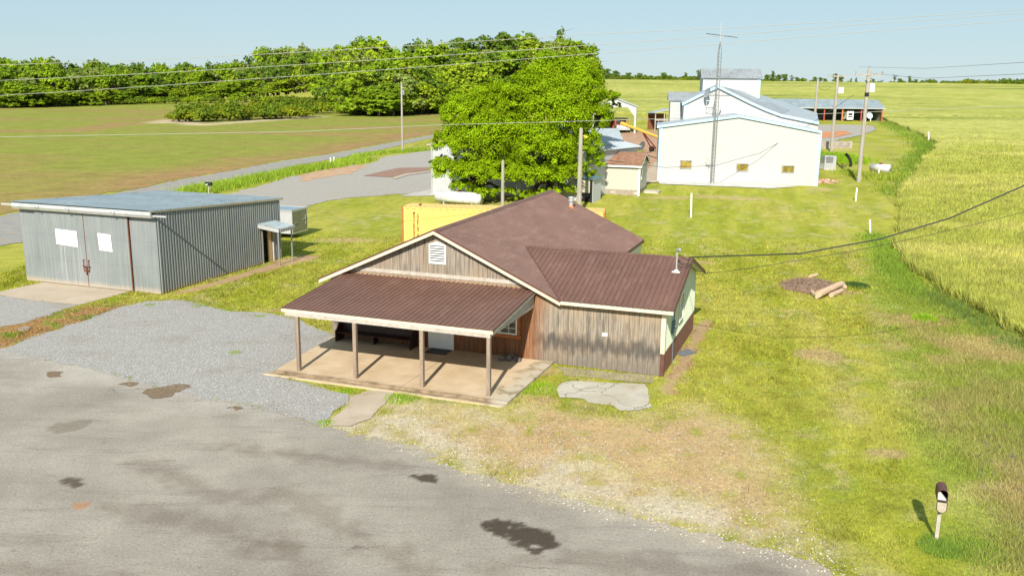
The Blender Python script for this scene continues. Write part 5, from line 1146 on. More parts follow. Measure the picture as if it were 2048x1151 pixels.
# --- open lean-to beside carport
a=G(1309,262); b=G(1345,262); fr7=Frame(a,b); T=thing('open_lean_to','open fronted wooden lean-to with brown back wall left of the white hall','shed',fr7.loc(),fr7.yaw)
z0_=fr7.u(1309,225)[1]; z1_=fr7.u(1340,216)[1]; w7=fr7.w+4
mb=MB(); mb.prism([(-.3,-.3,z0_),(fr7.w,-.3,z1_),(fr7.w,5,z1_-.2),(-.3,5,z0_-.2)],(0,0,-.14)); mb.build('roof',M['whiteroof'],T)
MB().box(0,4.6,-.2,fr7.w,4.7,z0_-.3).build('back_wall',M['rust'],T)
for x in (.0,1.8,fr7.w-.3): MB().box(x,0,-.2,x+.16,.16,z0_-.14).build('post',M['grayw'],T)
MB().box(-.1,-.06,2.0,fr7.w,.0,2.25).build('rail',M['grayw'],T)
# --- dark barn left of the carport
a=G(1150,262); b=G(1206,262); fr8=Frame(a,b); T=thing('dark_barn','dark weathered barn beside the big maple tree and the carport','barn',(fr8.o.x,fr8.o.y+4,fr8.z),fr8.yaw)
zz=fr8.u(1207,226)[1]; MB().box(0,0,-.3,fr8.w+2.5,6,zz).build('wall',plain('dark_barn_boards',(.05,.04,.035),.9,0,.4,5,True),T); MB().box(-.3,-.4,zz+.003,fr8.w+2.8,6.4,zz+.12).build('roof',M['galvroof'],T)
mb=MB()
for k_ in range(4): mb.box(fr8.w-1.5,-3,.35+k_*.42,fr8.w+1.0,-2.95,.5+k_*.42)
mb.box(fr8.w-1.6,-3.05,-.3,fr8.w-1.45,-2.9,2.1); mb.box(fr8.w+.9,-3.05,-.3,fr8.w+1.05,-2.9,2.1); o=mb.build('board_gate',M['tanw']); o.location=T.location; o.rotation_euler=T.rotation_euler; tag(o,'short tan board gate in front of the dark barn','gate')
# --- long open equipment shed on the right
a=G(1560,241); b=G(1764,243); fr9=Frame(a,b); LS_=thing('equipment_shed','long low open equipment shed with pale metal roof and red posts by the wheat','shed',fr9.loc(),fr9.yaw)
zf9=fr9.u(1766,216.5)[1]; zb9=fr9.u(1700,199,4.5)[1]; w9=fr9.w; vb9=4.5
mb=MB(); sl=(zb9-zf9)/(vb9+.5); ribbed(mb,(0,-.5,zf9),(1,0,0),(0,1,sl),(0,-sl,1),(-.4,w9+.4),lambda q:(0,(vb9+.5)*math.hypot(1,sl)),.5,.04,'rib'); mb.build('roof',M['galvroof'],LS_)
mb=MB(); ribbed(mb,(0,vb9,zb9),(1,0,0),(0,1,-sl),(0,sl,1),(-.4,w9+.4),lambda q:(0,(vb9+.5)*math.hypot(1,sl)),.5,.04,'rib'); mb.build('roof',M['galvroof'],LS_)
MB().box(-.4,-.52,zf9-.22,w9+.4,-.5,zf9).build('fascia',M['steel'],LS_)
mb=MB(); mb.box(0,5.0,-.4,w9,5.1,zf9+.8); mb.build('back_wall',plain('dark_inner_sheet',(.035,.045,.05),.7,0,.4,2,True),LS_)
mb=MB(); mb.box(w9-.08,.1,-.4,w9,5.0,zf9+.3); mb.build('end_wall',M['greyroof'],LS_)
for px in (1597,1648,1684,1722,1763):
    u=fr9.u(px,235)[0]; MB().box(u-.13,-.1,-.4,u+.13,.12,zf9).build('post',M['redsteel'] if px!=1684 else plain('orange_post',(.52,.17,.06),.7),LS_)
u=fr9.u(1701,235)[0]; c=LS_.location+Vector((u*cos(fr9.yaw),u*sin(fr9.yaw),0)); T=thing('camper_van','white boxy vehicle with dark windscreen parked inside the equipment shed','van',tuple(c),fr9.yaw)
MB().box(-.75,.2,.35,.75,3.5,2.3).build('body',M['white'],T); MB().box(-.5,.17,1.35,.5,.195,1.85).build('windscreen',M['glass'],T); MB().box(-.55,.15,.9,.55,.195,1.15).build('grille',M['black'],T)
for x in (-.85,.65): MB().tube([(x,.8,.35),(x+.2,.8,.35)],.35,12).build('wheel',M['rubber'],T)
u=fr9.u(1740,235)[0]; c=LS_.location+Vector((u*cos(fr9.yaw),u*sin(fr9.yaw),0)); T=thing('stored_dish','round pale satellite dish stored under the equipment shed roof','dish',tuple(c),fr9.yaw)
mb=MB(); dish(mb,(0,.3,1.35),(.15,-1,.35),.8); mb.build('reflector',plain('pale_blue_dish',(.38,.50,.52),.5),T); mb=MB(); mb.tube([(.25,.1,0),(.2,.2,1.2)],.09,6); mb.build('stand',M['white'],T)
# --- retaining wall, air unit, hose, rubble
a=G(1640,297); b=G(1704,296); fw=Frame(a,b); zz=fw.u(1700,282.5)[1]
mb=MB(); nb=9
for r_i in range(3):
    for k_ in range(nb):
        w1=(fw.w+2)/nb; x=-2+k_*w1+(.3 if r_i%2 else 0); mb.box(x,0,zz*r_i/3-.3*(r_i==0),min(x+w1-.03,fw.w),.5,zz*(r_i+1)/3-.02)
o=mb.build('block_wall',plain('weathered_concrete_block',(.33,.29,.25),.9,0,.4,1.5)); o.location=fw.loc(); o.rotation_euler=(0,0,fw.yaw); tag(o,'low grey stained block retaining wall behind the second utility pole','wall')
a=G(1648,339.5); b=G(1671,339.5); fa=Frame(a,b); za=fa.u(1650,312)[1]; T=thing('air_unit','grey box shaped air handling unit standing beside the white hall','air unit',fa.loc(),fa.yaw)
MB().box(0,0,0,fa.w,1.3,za).build('cabinet',M['steel'],T); MB().box(fa.w*.12,-.02,za*.5,fa.w*.72,-.002,za*.93).build('grille',plain('dark_grille',(.16,.16,.17),.6),T); MB().box(-1.3,.3,.1,-.002,1.0,za*.45).build('duct',M['galvdoor'],T); MB().box(-.05,-.05,-.15,fa.w+.05,1.35,-.002).build('base_pad',M['concd'],T)
p=[G(1692,317),G(1701,333)]; zb_=AT(1692,309,p[1].y+.3); mb=MB(); base=p[1]; 
pts=[AT(1691,308,base.y+.3),AT(1696,312,base.y+.25),AT(1700,319,base.y+.15),AT(1702,327,base.y),base]
mb.tube(pts,.20,10); o=mb.build('black_hose',M['rubber']); tag(o,'thick black corrugated hose arching out of the grass','hose')
c=G(1648,366); rub=plain('brown_rubble',(.40,.26,.19),.95,0,.4,3)
mb=MB(); rr2=random.Random(5)
for k_ in range(26): rock(mb,(rr2.uniform(-.3,2.1),rr2.uniform(-.4,1.6),rr2.uniform(0,.25)),(rr2.uniform(.15,.4),rr2.uniform(.15,.35),rr2.uniform(.1,.3)),k_)
o=mb.build('rubble_heap',rub); o.location=c+Vector((-.4,0,-.05)); tag(o,'heap of brown rubble at the right corner of the white hall','rubble',kind='stuff')
# --- auger
A1_=AT(1246,248,136); A2_=AT(1321,276,124); T=thing('grain_auger','yellow grain auger on red legs and a wheel left of the white hall','auger',tuple(G(1303,303)))
o0=T.location
mb=MB(); mb.tube([A1_-o0,A2_-o0],.20,10); mb.build('tube',M['orange'],T); mb=MB(); dv=(A2_-A1_).normalized(); mb.tube([A1_-o0-dv*.4,A1_-o0+dv*1.1],.30,10); mb.build('head',M['redsteel'] if False else M['orange'],T)
m1=A1_+(A2_-A1_)*.53-o0
for dx in (-.35,.35): mb=MB(); mb.bar(m1,(dx*1.2+.3,dx*1.5,.5),.13); mb.build('leg',M['redsteel'],T)
MB().tube([(-.0,-.15,.42),(.0,.15,.42)],.42,16).build('wheel',M['rubber'],T); MB().tube([(.55,-.8,.42),(.55,.8,.42)],.08,6).build('axle',M['redsteel'],T)
# --- satellite dish by the cottage
c=G(1284,307); T=thing('satellite_dish','dark mesh satellite dish on a pole behind the cottage roof','dish',tuple(c)); zz=zpx(1283,293,c.y)-c.z
MB().tube([(0,0,0),(0,0,zz-.2)],.05,6).build('pole',M['steel'],T); mb=MB(); dish(mb,(-.1,-.1,zz+.1),(-.8,-.4,.35),.72); mb.build('reflector',plain('dark_mesh',(.10,.10,.10),.6),T); mb=MB(); mb.tube([(0,0,zz-.2),(-1.2,-.4,zz+.3)],.03,5); mb.build('feed_arm',M['steel'],T)

# ================================================================== POLES, STAKES, WIRES
def pole(px,py,topy,label,r=.14,topx=None,mat=None,name='utility_pole',cat='utility pole',wood=None,Yp=None):
    b=G(px,py) if Yp is None else Vector((AT(px,py,Yp).x,Yp,float(hgt(AT(px,py,Yp).x,Yp))))
    t=AT(topx or px,topy,b.y); T=thing(name,label,cat,tuple(b)); h=t.z-b.z
    MB().tube([(0,0,-.2),(0,0,h)],[r*1.15,r*.8],10).build('shaft',mat or M['pole'],T); return T,b,h
def zof(b,px,py): return AT(px,py,b.y).z-b.z
T,b,h=pole(1717,363,139,'tall grey utility pole with cross arm and white transformer right of the hall',.23)
za=zof(b,1716,149.5); mb=MB(); mb.box(-1.6,-.22,za-.09,1.62,-.08,za+.09); xa=mb.build('cross_arm',M['pole'],T)
for x in (-1.55,1.55): MB().tube([(x,-.15,za+.09),(x,-.15,za+.40)],[.05,.09],6).build('insulator',M['greyroof'],xa)
MB().tube([(0,0,h),(0,0,h+.45)],[.06,.09],6).build('insulator',M['greyroof'],T)
mb=MB(); mb.bar((-.9,-.2,za-.08),(0,-.2,za-.75),.05); mb.bar((.9,-.2,za-.08),(0,-.2,za-.75),.05); mb.build('arm_brace',M['steel'],T)
zt0,zt1=zof(b,1721,184),zof(b,1721,168); MB().tube([(.48,-.2,zt0),(.48,-.2,zt1),(.48,-.2,zt1+.08)],[.30,.30,.2],14).build('transformer',M['white'],T)
MB().tube([(0,0,zof(b,1717,193)),(0,0,zof(b,1717,185))],.245,10).build('dark_wrap',M['black'],T); bigP,bigh=b,h
mb=MB()
for i_ in range(2): mb.tube([(.3-.5*i_,-.25,zt1+.5),(.35-.5*i_,-.25,zt1+.2)],.07,6)
mb.build('fuse_cutout',M['greyroof'],T)
T,b,h=pole(1662.5,303,150,'second utility pole with cross arm and white transformer cluster behind the hall corner',.23,1664)
za=zof(b,1664,152.5); mb=MB(); mb.box(-1.55,-.2,za-.08,1.6,-.06,za+.08); xa=mb.build('cross_arm',M['pole'],T)
for x in (-1.4,-.6,1.3): MB().tube([(x,-.13,za+.08),(x,-.13,za+.3)],.06,6).build('insulator',M['greyroof'],xa)
zc_=zof(b,1671,179)
for k_ in range(3): MB().tube([(.45+k_*.28-.1,-.25+.1*k_,zc_-.55),(.45+k_*.28-.1,-.25+.1*k_,zc_+.35)],.16,10).build('transformer',M['white'],T)
P2=b; 
T,b,h=pole(1629,240,161,'plain grey pole rising behind the right roof of the white hall',.2,1631,Yp=140); P3_=b
T,b,h=pole(805,304,166,'tall pale utility pole standing alone beside the far farm road',.19,800); MB().tube([(.35,-.1,h-2.2),(.35,-.1,h-1.3)],.2,10).build('transformer',M['greyroof'],T); MB().box(-.1,-.1,h-.9,.35,.0,h-.8).build('bracket',M['steel'],T)
T,b,h=pole(1005,416,320,'short grey pole in front of the left maple tree',.16,1009,Yp=87); 
T,b,h=pole(1158,411,256,'grey pole with orange insulator in front of the right maple tree',.22,1161,Yp=87); MB().tube([(.25,-.1,h-.7),(.55,-.1,h-.9)],[.06,.13],8).build('insulator',M['orange'],T); PT=b; PTh=h
for n_,(px,py,tx,ty_,lab,rr_) in enumerate(((1382,434,1383,387,'upright white plastic stake on the lawn before the hall',.085),(1711,402,1714,376,'leaning white stake on the lawn below the tall utility pole',.08),(1741,467,1740,440,'white stake at the edge of the wheat field near the ditch',.07),(1858,282,1857,264,'far white stake in the grass corner of the wheat',.10),(661,327,661,315,'left of two short white stakes in the roadside grass',.09),(668,325,668,314,'right of two short white stakes in the roadside grass',.09),(1757,352,1758,339,'short white stake in front of the small propane tank',.07),(443,376,443,366,'tiny tan stake in the verge near the far mailbox',.05))):
    b=G(px,py); t=AT(tx,ty_,b.y); mb=MB(); mb.tube([(0,0,-.1),(t.x-b.x,0,t.z-b.z)],rr_,8); mb.tube([(t.x-b.x,0,t.z-b.z),(t.x-b.x,0,t.z-b.z+.03)],rr_*1.2,8)
    o=mb.build('marker_stake',M['white'] if n_!=7 else M['tanw']); o.location=b; tag(o,lab,'stake','white marker stakes')
def wire(pts,r,mat,name,label,sag=0,n=24,cat='overhead wire'):
    P=[]
    for k in range(len(pts)-1):
        a,b=Vector(pts[k]),Vector(pts[k+1])
        for j in range(n): t=j/n; q=a+(b-a)*t; q.z-=4*sag*t*(1-t); P.append(q)
    P.append(Vector(pts[-1])); o0=P[0].copy(); o=MB().tube([p-o0 for p in P],r,5).build(name,mat); o.location=o0; return tag(o,label,cat)
def pxw(L,Ys): return [AT(px,py,Y) for (px,py),Y in zip(L,Ys)]
for L,lab in (([(-500,142),(0,130),(500,110),(1150,70),(1700,42),(2300,0)],'uppermost bright wire crossing the sky before the wood'),([(-500,175),(0,161),(500,135.5),(1160,92),(1700,51),(2300,5)],'middle bright wire crossing in front of the wood'),([(-500,206),(0,191),(500,158.5),(1165,109),(1700,66),(2300,18)],'lowest of the three bright wires crossing the wood')):
    wire(pxw(L,[34,33,32,31,30,29]),.008,M['wire'],'overhead_wire',lab,.02,8)
wire(pxw([(-400,283),(0,274),(600,263),(880,250),(1210,241),(1640,228),(2048,211),(2400,196)],[62,62,62,62,62,62,62,62]),.016,M['wire'],'overhead_wire','long pale wire running low across the crop field and the maple',0,6)
Mst=HW(7.72+.6,3.0,wz(3.0)+.75)
wire([Mst]+pxw([(1600,507),(1760,478),(1900,436),(2048,371),(2300,250)],[36.8,36,35.5,35,34.5]),.030,M['wiredark'],'service_cable','thick twisted black service cable from the roof mast to the right',.0,12)
wire([HW(uWo,5.8,3.6)]+pxw([(1500,536),(1760,491),(2048,424),(2400,330)],[41,40,39,38]),.012,M['wiredark'],'telephone_wire','thin dark wire below the thick service cable',.03,12)
wire(pxw([(1204,320),(1240,323),(1330,335),(1430,331),(1520,306),(1600,262),(1660,222),(1707,190)],[97,98,101,103,105,107,109,bigP.y-.3]),.025,M['wiredark'],'service_cable','dark sagging cable from the tall pole across the hall front',0,4)
wire(pxw([(1743,147),(1850,157),(2048,148),(2400,120)],[bigP.y-.2,bigP.y-20,bigP.y-50,bigP.y-70]),.014,M['wiredark'],'overhead_wire','thin dark wire leaving the tall pole cross arm rightwards',0,8)
wire(pxw([(1717,134),(1850,137),(2048,125),(2400,95)],[bigP.y,bigP.y-20,bigP.y-50,bigP.y-70]),.012,M['wiredark'],'overhead_wire','thin dark wire leaving the very top of the tall pole',0,8)
wire([AT(1632,165,140),AT(1648,180,160),AT(1662,172,P2.y)],.02,M['wiredark'],'overhead_wire','short slack wire between the two poles behind the hall',.3,8)
# low pipe lying in the yard behind the cottage
p0,p1=G(1245,300),G(1278,299); o=MB().tube([p0+Vector((0,0,.12)),p1+Vector((0,0,.12))],.12,8).build('steel_pipe',M['black']); tag(o,'dark steel pipe lying on the yard behind the cottage','pipe')

# ================================================================== LOG PILE
pc=G(1640,575)
mb=MB(); n=16; i=0; rr3=random.Random(9); ring=[]
mb.v.append((0,0,.42))
for k_ in range(1,6):
    for j in range(n):
        a=2*pi*j/n; q=k_/5; R1=1.75*(1+.15*rr3.uniform(-1,1)); mb.v.append((R1*q*cos(a)*1.1,R1*q*sin(a)*1.25,.42*(1-q*q)+rr3.uniform(-.04,.06)-.02*(k_==5)))
for j in range(n): mb.f.append((0,1+j,1+(j+1)%n))
for k_ in range(4):
    for j in range(n): mb.f.append((1+k_*n+j,1+(k_+1)*n+j,1+(k_+1)*n+(j+1)%n,1+k_*n+(j+1)%n))
mb.m=[0]*len(mb.f); o=mb.build('brush_mound',plain('brown_brush',(.23,.155,.11),.95,0,.5,5)); o.location=(pc.x-.5,pc.y,.0); tag(o,'low mound of brown twigs and bark on the lawn','brush pile')
n=2600; a=rng.uniform(0,2*pi,n); q=1.9*np.sqrt(rng.random(n)); x=pc.x-.5+q*np.cos(a)*1.1; y=pc.y+q*np.sin(a)*1.25
cc=np.array([.30,.21,.15])*rng.uniform(.4,1.9,(n,1)); o=blades('twigs',np.stack([x,y,np.maximum(0,.42*(1-(q/1.9)**2))],-1),rng.uniform(.05,.2,n),rng.uniform(.02,.05,n),cc,'loose twigs and bark covering the brush mound','twigs',lean=3)
logm=plain('peeled_log',(.50,.36,.24),.8,0,.25,5,False,bump=.3)
for (pa,pb,rr_,lab) in (((1637,588),(1680,568),.21,'longest peeled orange brown log on the brush mound'),((1662,590),(1684,580),.15,'pale split log lying in front of the longest log'),((1624,583),(1634,594),.13,'short pale log at the near left of the brush mound'),((1620,553),(1634,549),.13,'pale log piece at the back of the brush mound'),((1683,566),(1690,574),.16,'reddish log stump at the right end of the brush mound')):
    A,B=G(*pa,rr_+.12 if rr_>.2 else rr_),G(*pb,rr_+.22 if rr_>.2 else rr_); mb=MB(); m_=(A+B)/2; d_=(B-A)
    mb.tube([A-m_,A-m_+d_*.3,A-m_+d_*.7,B-m_],[rr_*1.05,rr_,rr_*.93,rr_*.85],10); o=mb.build('log',logm); o.location=m_; tag(o,lab,'log','logs on the brush mound')
g=G(1712,572); clump(g.x,g.y,.85,1600,.32,'bush','low dark green bush at the right of the brush mound','bush',(.07,.13,.03),.05)

# ================================================================== TREES
M['leaf']=attrmat('leaves',.8,1,0,.35,0,spec=.06)
def crown(n,lobes,leaf,base,seed,flat=.75,inner=.25):
    """lobes: list of (cx,cy,cz,rx,ry,rz). returns V,F,C of leaf quads gathered in clumps"""
    r=np.random.default_rng(seed); L=np.array(lobes,float); vol=(L[:,3]*L[:,4]+L[:,4]*L[:,5]); p=vol/vol.sum()
    nc=max(24,int(n/(34 if n<30000 else 85))); li=r.choice(len(L),nc,p=p)
    d=r.normal(size=(nc,3)); d/=np.linalg.norm(d,axis=1)[:,None]; d[:,2]=np.where(d[:,2]<-.35,-d[:,2]*.6,d[:,2])
    rad=np.where(r.random(nc)<inner,r.uniform(.45,.85,nc),r.uniform(.86,1.07,nc))
    cc=L[li,:3]+d*L[li,3:]*rad[:,None]
    cs_=L[li,3:].mean(1)*r.uniform(.10,.30,nc); tint=r.uniform(.62,1.22,nc)
    ci=r.integers(0,nc,n); e=r.normal(size=(n,3)); e/=np.linalg.norm(e,axis=1)[:,None]
    off=e*np.array([1,1,.82])*(cs_[ci]*r.uniform(.35,1.05,n))[:,None]
    Pp=cc[ci]+off
    nrm=e*.55+d[ci]*.55+np.array([0,0,.55])+r.normal(size=(n,3))*.38; nrm/=np.linalg.norm(nrm,axis=1)[:,None]
    t=np.cross(nrm,r.normal(size=(n,3))); t/=np.linalg.norm(t,axis=1)[:,None]; b=np.cross(nrm,t)
    s=leaf*r.uniform(.6,1.25,n)[:,None]
    V=np.stack([Pp-t*s*.5,Pp+b*s*.38,Pp+t*s*.5,Pp-b*s*.38],1)
    c=np.array(base)[None]*tint[ci][:,None]*r.uniform(.8,1.25,(n,1)); c[:,0]*=r.uniform(.85,1.2,n)
    return V.reshape(-1,3),np.arange(4*n).reshape(n,4),np.repeat(c[:,None,:],4,1).reshape(-1,3)
def branchmesh(mb,lobes,h0,r0,seed,start=.0):
    rr=random.Random(seed); top=max(l[2] for l in lobes)
    mb.tube([(0,0,-.3),(rr.uniform(-.1,.1),0,h0*.5),(0,0,h0),(.1,.1,top)],[r0*1.3,r0,r0*.85,r0*.2],8)
    for l in lobes:
        m=(l[0]*.45,l[1]*.45,h0+(l[2]-h0)*.35); mb.tube([(0,0,h0*.75),m,(l[0]*.9,l[1]*.9,l[2]),(l[0]*1.1+rr.uniform(-.5,.5),l[1]*1.1,l[2]+l[5]*.5)],[r0*.55,r0*.38,r0*.2,r0*.06],6)
        for q in range(3):
            a=rr.uniform(0,2*pi); mb.tube([m,(l[0]+l[3]*.7*cos(a),l[1]+l[4]*.7*sin(a),l[2]+rr.uniform(-.3,.4)*l[5])],[r0*.22,r0*.05],5)
# the two big maples in front of the workshop
def bigtree(cx_px,Y,lob_px,label,n,seed,leafsize=.30,col=(.30,.47,.006)):
    b=AT(cx_px,300,Y); base=Vector((b.x,Y,float(hgt(b.x,Y))))
    T=thing('maple_tree',label,'tree',tuple(base)); lobes=[]
    for (px,py,rp,dy,sq) in lob_px:
        p=AT(px,py,Y+dy); R=rp*(Y+dy)/1800.; lobes.append((p.x-base.x,dy,p.z-base.z,R,R*.95,R*sq))
    mb=MB(); branchmesh(mb,lobes,2.4,.42,seed); mb.build('trunk',M['bark'],T)
    V,F,C=crown(n,lobes,leafsize,col,seed); o=fastmesh('crown',V,F,M['leaf'],T,colors=C); return T
bigtree(960,97,[(935,232,52,0,.85),(985,215,50,2,.95),(915,282,47,-1,.85),(905,340,42,-1.5,.6),(965,290,62,-1.5,.9),(1010,265,56,-2,1.),(960,345,55,-2.5,.6),(1015,340,52,-2.5,.75),(880,322,20,-1,.6),(925,372,26,-2,.5),(965,385,28,-3,.5),(1010,385,24,-3,.5),(1000,190,30,3,.8)],'broad bright green maple on the left of the pair before the workshop',150000,11,.175,(.27,.41,.008))
bigtree(1105,96,[(1095,165,56,1,.9),(1150,180,56,0,1.),(1055,195,50,-1,.95),(1110,235,70,-2,1.),(1175,235,46,0,1.),(1160,290,46,-1,.9),(1090,300,62,-3,.9),(1065,350,50,-2.5,.6),(1130,345,48,-2.5,.65),(1185,320,28,0,.8),(1050,392,24,-3,.5),(1090,388,26,-3,.5),(1130,380,24,-3,.5),(1175,350,22,-1,.6),(1210,195,28,3,.6),(1228,213,18,4,.5),(1120,135,30,1,.7)],'taller bright green maple on the right of the pair before the workshop',175000,12,.175,(.27,.41,.008))
# tree kinds for wood and horizon, unit-height meshes
def kind_mesh(seed,shape,col,n,leaf):
    r=random.Random(seed); lobes=[]
    if shape=='round':
        for k in range(12): a=r.uniform(0,2*pi); q=r.uniform(.08,.22); z=r.uniform(.22,.82); s=r.uniform(.14,.20); lobes.append((q*cos(a),q*sin(a),z,s,s,s*.85))
        lobes.append((0,0,.82,.15,.15,.16)); lobes.append((0,0,.55,.26,.26,.22))
    elif shape=='tall':
        for k in range(11): a=r.uniform(0,2*pi); z=.28+.62*k/10; q=r.uniform(.03,.13)*(1.25-z*.7); s=r.uniform(.10,.15)*(1.2-z*.5); lobes.append((q*cos(a),q*sin(a),z,s,s,s))
    elif shape=='wide':
        for k in range(17): a=r.uniform(0,2*pi); q=r.uniform(.12,.40); z=r.uniform(.24,.84)-q*.3; s=r.uniform(.13,.20); lobes.append((q*cos(a),q*sin(a),z,s,s,s*.75))
        lobes.append((0,0,.75,.22,.22,.18))
    elif shape=='bush':
        for k in range(9): a=r.uniform(0,2*pi); q=r.uniform(.1,.6); s=r.uniform(.3,.42); lobes.append((q*cos(a),q*sin(a),r.uniform(.28,.55),s,s,s*.95))
    elif shape=='sparse':
        for k in range(8): a=r.uniform(0,2*pi); q=r.uniform(.05,.22); s=r.uniform(.07,.13); lobes.append((q*cos(a),q*sin(a),r.uniform(.4,.92),s,s,s*.7))
    V,F,C=crown(n,lobes,leaf,col,seed,inner=.3)
    mb=MB(); branchmesh(mb,lobes,.25 if shape!='bush' else .1,.022,seed)
    nv=len(mb.v); quads=[f for f in mb.f if len(f)==4]; V2=np.concatenate([np.array(mb.v),V]); F2=np.concatenate([np.array(quads),F+nv]); C2=np.concatenate([np.tile([.08,.06,.045],(nv,1)),C])
    mi=np.concatenate([np.zeros(len(quads)),np.ones(len(F))]).astype(int)
    return fastmesh(None,V2,F2,[M['bark'],M['leaf']],colors=C2,mi=mi)
KM={}
greens=[(.24,.37,.024),(.29,.43,.024),(.17,.28,.034),(.36,.49,.030),(.32,.41,.095)]
for i_,g_ in enumerate(greens):
    KM[('round',i_)]=kind_mesh(20+i_,'round',g_,15000,.033); KM[('wide',i_)]=kind_mesh(40+i_,'wide',g_,18000,.033)
KM[('tall',0)]=kind_mesh(61,'tall',greens[0],9000,.032); KM[('tall',2)]=kind_mesh(62,'tall',greens[2],9000,.032); KM[('tall',3)]=kind_mesh(63,'tall',greens[3],9000,.032); KM[('sparse',2)]=kind_mesh(64,'sparse',(.09,.15,.04),4000,.032); KM[('sparse',4)]=kind_mesh(65,'sparse',greens[4],4000,.032)
KM[('bush',0)]=kind_mesh(71,'bush',(.28,.34,.022),9000,.07); KM[('bush',1)]=kind_mesh(72,'bush',(.19,.28,.025),9000,.07); KM[('bush',2)]=kind_mesh(73,'bush',(.30,.42,.025),9000,.07)
cname={0:'mid green',1:'fresh green',2:'dark green',3:'bright yellow green',4:'pale olive'}
sname={'round':'round','wide':'broad','tall':'slender','sparse':'thin topped','bush':'low bushy'}
def plant(kd,x,y,h,where,group,wf=1.0,name='tree',cat='tree'):
    me=KM[kd]; o=link(name,me); o.location=(x,y,float(hgt(x,y))-.2); o.rotation_euler=(0,0,random.uniform(0,6.28)); o.scale=(h*wf*random.uniform(.9,1.1),h*wf*random.uniform(.9,1.1),h)
    tag(o,'%s %s %s %s'%(cname.get(kd[1],'mid green') if kd[0]!='bush' else ['olive green','dark green','light green'][kd[1]],sname[kd[0]],cat,where),cat,group); return o
PXT=[0,50,110,150,200,300,350,430,480,550,600,680,740,800,850,900,950,1000,1060,1110,1150,1185,1215]; PYT=[107,118,108,127,122,126,128,127,116,96,88,94,76,96,76,86,74,55,68,58,70,95,128]
BXT=[-400,0,350,500,640,700,780,850,1000,1250]; BYT=[214,214,208,206,212,229,231,226,224,222]
random.seed(21)
def hor(px): return 172.1+(px-1024)*.01175
def woodrow(Y0,dY,step,f0,f1,x0,x1,where,kinds,wf,jit=.0):
    px=x0
    while px<x1:
        by=np.interp(px,BXT,BYT); yb=CH*1800/(by-hor(px)) if Y0 is None else Y0
        Y=yb+dY+random.uniform(-4,5); p=AT(px,170,Y); g=float(hgt(p.x,Y)); ty=np.interp(px,PXT,PYT) if px>0 else 112
        ypx=by+(ty-by)*random.uniform(f0,f1); 
        h=(AT(px,ypx,Y).z-g)*(1.0 if f1<.6 else 1.13 if f1<1.02 else 1.04)
        if h>3: plant(random.choice(kinds),p.x,Y,h,where,'trees of the wood',wf*random.uniform(.8,1.15)*min(1.5,max(.8,14/h)))
        px+=step*random.uniform(.75,1.25)
A0k=[('round',0),('round',1),('wide',0),('wide',1),('round',2),('wide',2),('round',3),('wide',4),('tall',0),('tall',2),('round',4)]
F0k=[('wide',1),('wide',3),('round',3),('round',1),('wide',0),('round',0),('tall',3)]
woodrow(None,4,20,.30,.55,-60,1190,'at the front edge of the wood',F0k,1.5)
woodrow(None,14,22,.5,.75,-60,1200,'in the second rank of the wood',A0k+F0k,1.35)
woodrow(None,34,23,.68,.88,-60,1205,'in the middle of the wood',A0k,1.3)
woodrow(None,60,21,.84,1.0,-60,1200,'along the skyline of the wood',A0k,1.15)
woodrow(None,80,70,.96,1.05,-60,1190,'standing clear on the skyline of the wood',[('tall',0),('tall',2),('sparse',2),('sparse',4),('round',2),('round',4)],.8)
# undergrowth and shrub patch
for k_ in range(34):
    px=640+k_*17+random.uniform(-6,6); 
    if px>1200: break
    by=np.interp(px,BXT,BYT)+1; p=G(px,by); plant(('bush',random.choice([0,2,1])),p.x,p.y+2,random.uniform(2.5,5),'at the foot of the wood','undergrowth shrubs along the wood',1.0,'shrub','shrub')
for k_ in range(30):
    px=-20+k_*23; by=np.interp(px,BXT,BYT); p=G(px,by); plant(('bush',random.choice([1,1,2])),p.x,p.y+3,random.uniform(3,5.5),'at the foot of the left wood','undergrowth shrubs along the wood',1.1,'shrub','shrub')
for k_ in range(46):
    t=k_/45; px=352+t*290+random.uniform(-7,7); py=(247-t*10)+random.uniform(-9,-1)*(1 if random.random()<.6 else 1.6) if px>375 else 243
    p=G(px,py); plant(('bush',random.choice([0,0,1])),p.x,p.y,random.uniform(4.5,7.5)*(.6 if px<375 else 1),'in the thicket on the crop field','shrubs of the thicket in the crop field',.95,'shrub','shrub')
# horizon trees beyond the wheat
hx=[(1212,138,1),(1222,147,1),(1232,142,1),(1243,150,0),(1257,146,1),(1268,155,1),(1280,147,1),(1292,154,0),(1303,152,1),(1315,154,0),(1328,146,1),(1339,153,1),(1352,156,0),(1372,146,2),(1384,157,0),(1398,141,2),(1535,150,1),(1547,143,2),(1558,150,1),(1570,149,1),(1583,151,3),(1594,156,1),(1605,158,0),(1630,155,1),(1641,157,1),(1650,158,1),(1672,148,1),(1683,152,1),(1702,160,2),(1712,162,2),(1735,154,2),(1745,158,1),(1765,162,3),(1790,150,3),(1800,158,1),(1820,153,2),(1832,160,1),(1845,162,1),(1862,164,0),(1890,163,0)]
for (px,ty_,k_) in hx:
    Y=random.uniform(790,880); p=AT(px,ty_,Y); g=float(hgt(p.x,Y)); 
    plant([('bush',1),('round',2),('tall',2),('sparse',2)][k_],p.x,Y,max(5,p.z-g+1),'on the horizon beyond the wheat','trees on the wheat field horizon',1.15 if k_!=2 else 1.2)
px=1215
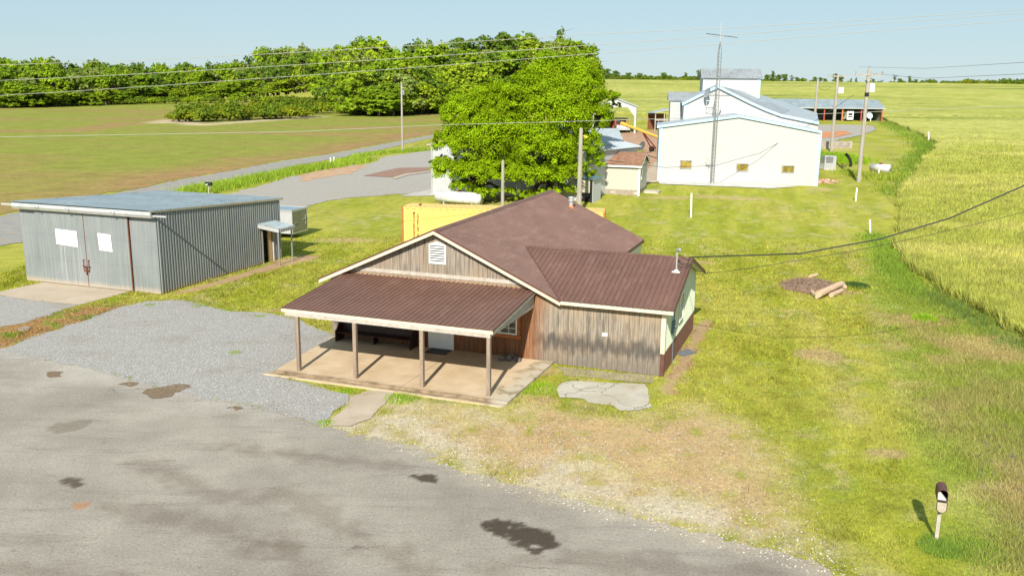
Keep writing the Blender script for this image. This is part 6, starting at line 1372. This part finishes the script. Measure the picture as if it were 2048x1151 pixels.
while px<2140:
    Y=random.uniform(830,900); ty_=150+random.uniform(-3,5)+(px-1200)*.014 if px<1560 else 163+random.uniform(-2,3)
    if px>1905: ty_=158+random.uniform(-2,4)-max(0,(px-1990))*.02
    p=AT(px,ty_,Y); plant(('bush',1 if random.random()<.6 else 0),p.x,Y,max(4,p.z-float(hgt(p.x,Y))+1),'in the hedge line on the wheat horizon','hedge shrubs on the wheat field horizon',1.2,'shrub','shrub'); px+=random.uniform(9,17)*(1.6 if 1600<px<1880 else .55 if px<1415 else 1)
# roadside tall grass strips
def strip(P,w,n,h,label,col=(.27,.38,.035),wd=.10,name='tall_grass'):
    Wp=[G(*p) for p in P]; seg=rng.integers(0,len(Wp)-1,n); t=rng.random(n); a=np.array([[q.x,q.y] for q in Wp]); xy=a[seg]+(a[seg+1]-a[seg])*t[:,None]+rng.normal(0,w/2,(n,2))
    k=rng.random(n)<.3+fbm(xy[:,0],xy[:,1],4,5); xy=xy[k]; c=np.array(col)*rng.uniform(.6,1.5,(len(xy),1))*(1+.3*(fbm(xy[:,0],xy[:,1],6,6)-.5))[:,None]
    return blades(name,np.stack([xy[:,0],xy[:,1],hgt(xy[:,0],xy[:,1])-.02],-1),h*rng.uniform(.5,1.3,len(xy)),wd*rng.uniform(.6,1.3,len(xy)),c,label,'grass',lean=.9)
strip([(385,384),(450,374),(520,358),(600,342),(680,330),(725,318)],2.2,16000,.75,'tall green grass strip between the farm road and the gravel yard')
strip([(715,312),(770,306),(820,303),(850,300)],1.6,5000,.6,'green weeds at the foot of the tall pale pole')
strip([(1690,345),(1730,352),(1760,358),(1790,350)],1.8,5000,.5,'yellow green rough grass around the small propane tank',(.32,.38,.05))
strip([(1648,310),(1680,316),(1700,325)],3.0,7000,.5,'rough bright grass behind the air unit and the hose',(.25,.40,.02))
strip([(1745,470),(1775,505),(1790,540),(1830,590)],1.3,9000,.35,'rough green grass in the shallow ditch beside the wheat',(.22,.32,.04),.05)
strip([(1770,245),(1850,285),(1860,300),(1830,325),(1790,390)],2.5,12000,.45,'dark rough grass margin along the far edge of the wheat',(.18,.27,.035),.08)

strip([(1850,585),(1905,612),(1960,645),(2048,700)],1.4,3500,.35,'dark green blades added for the wheat shadow along its near edge',(.15,.22,.05),.03)  # dark blades added here, their colour paints the shadow at the wheat edge
for px,py in ((470,705),(395,612),(455,620),(225,600),(300,610),(520,632)):
    g=G(px,py); clump(g.x,g.y,.35,200,.10,'weed_tuft','small weed tuft on the edge of the gravel lot','weeds',(.24,.36,.03),.03)['group']='weed tufts on the gravel lot'
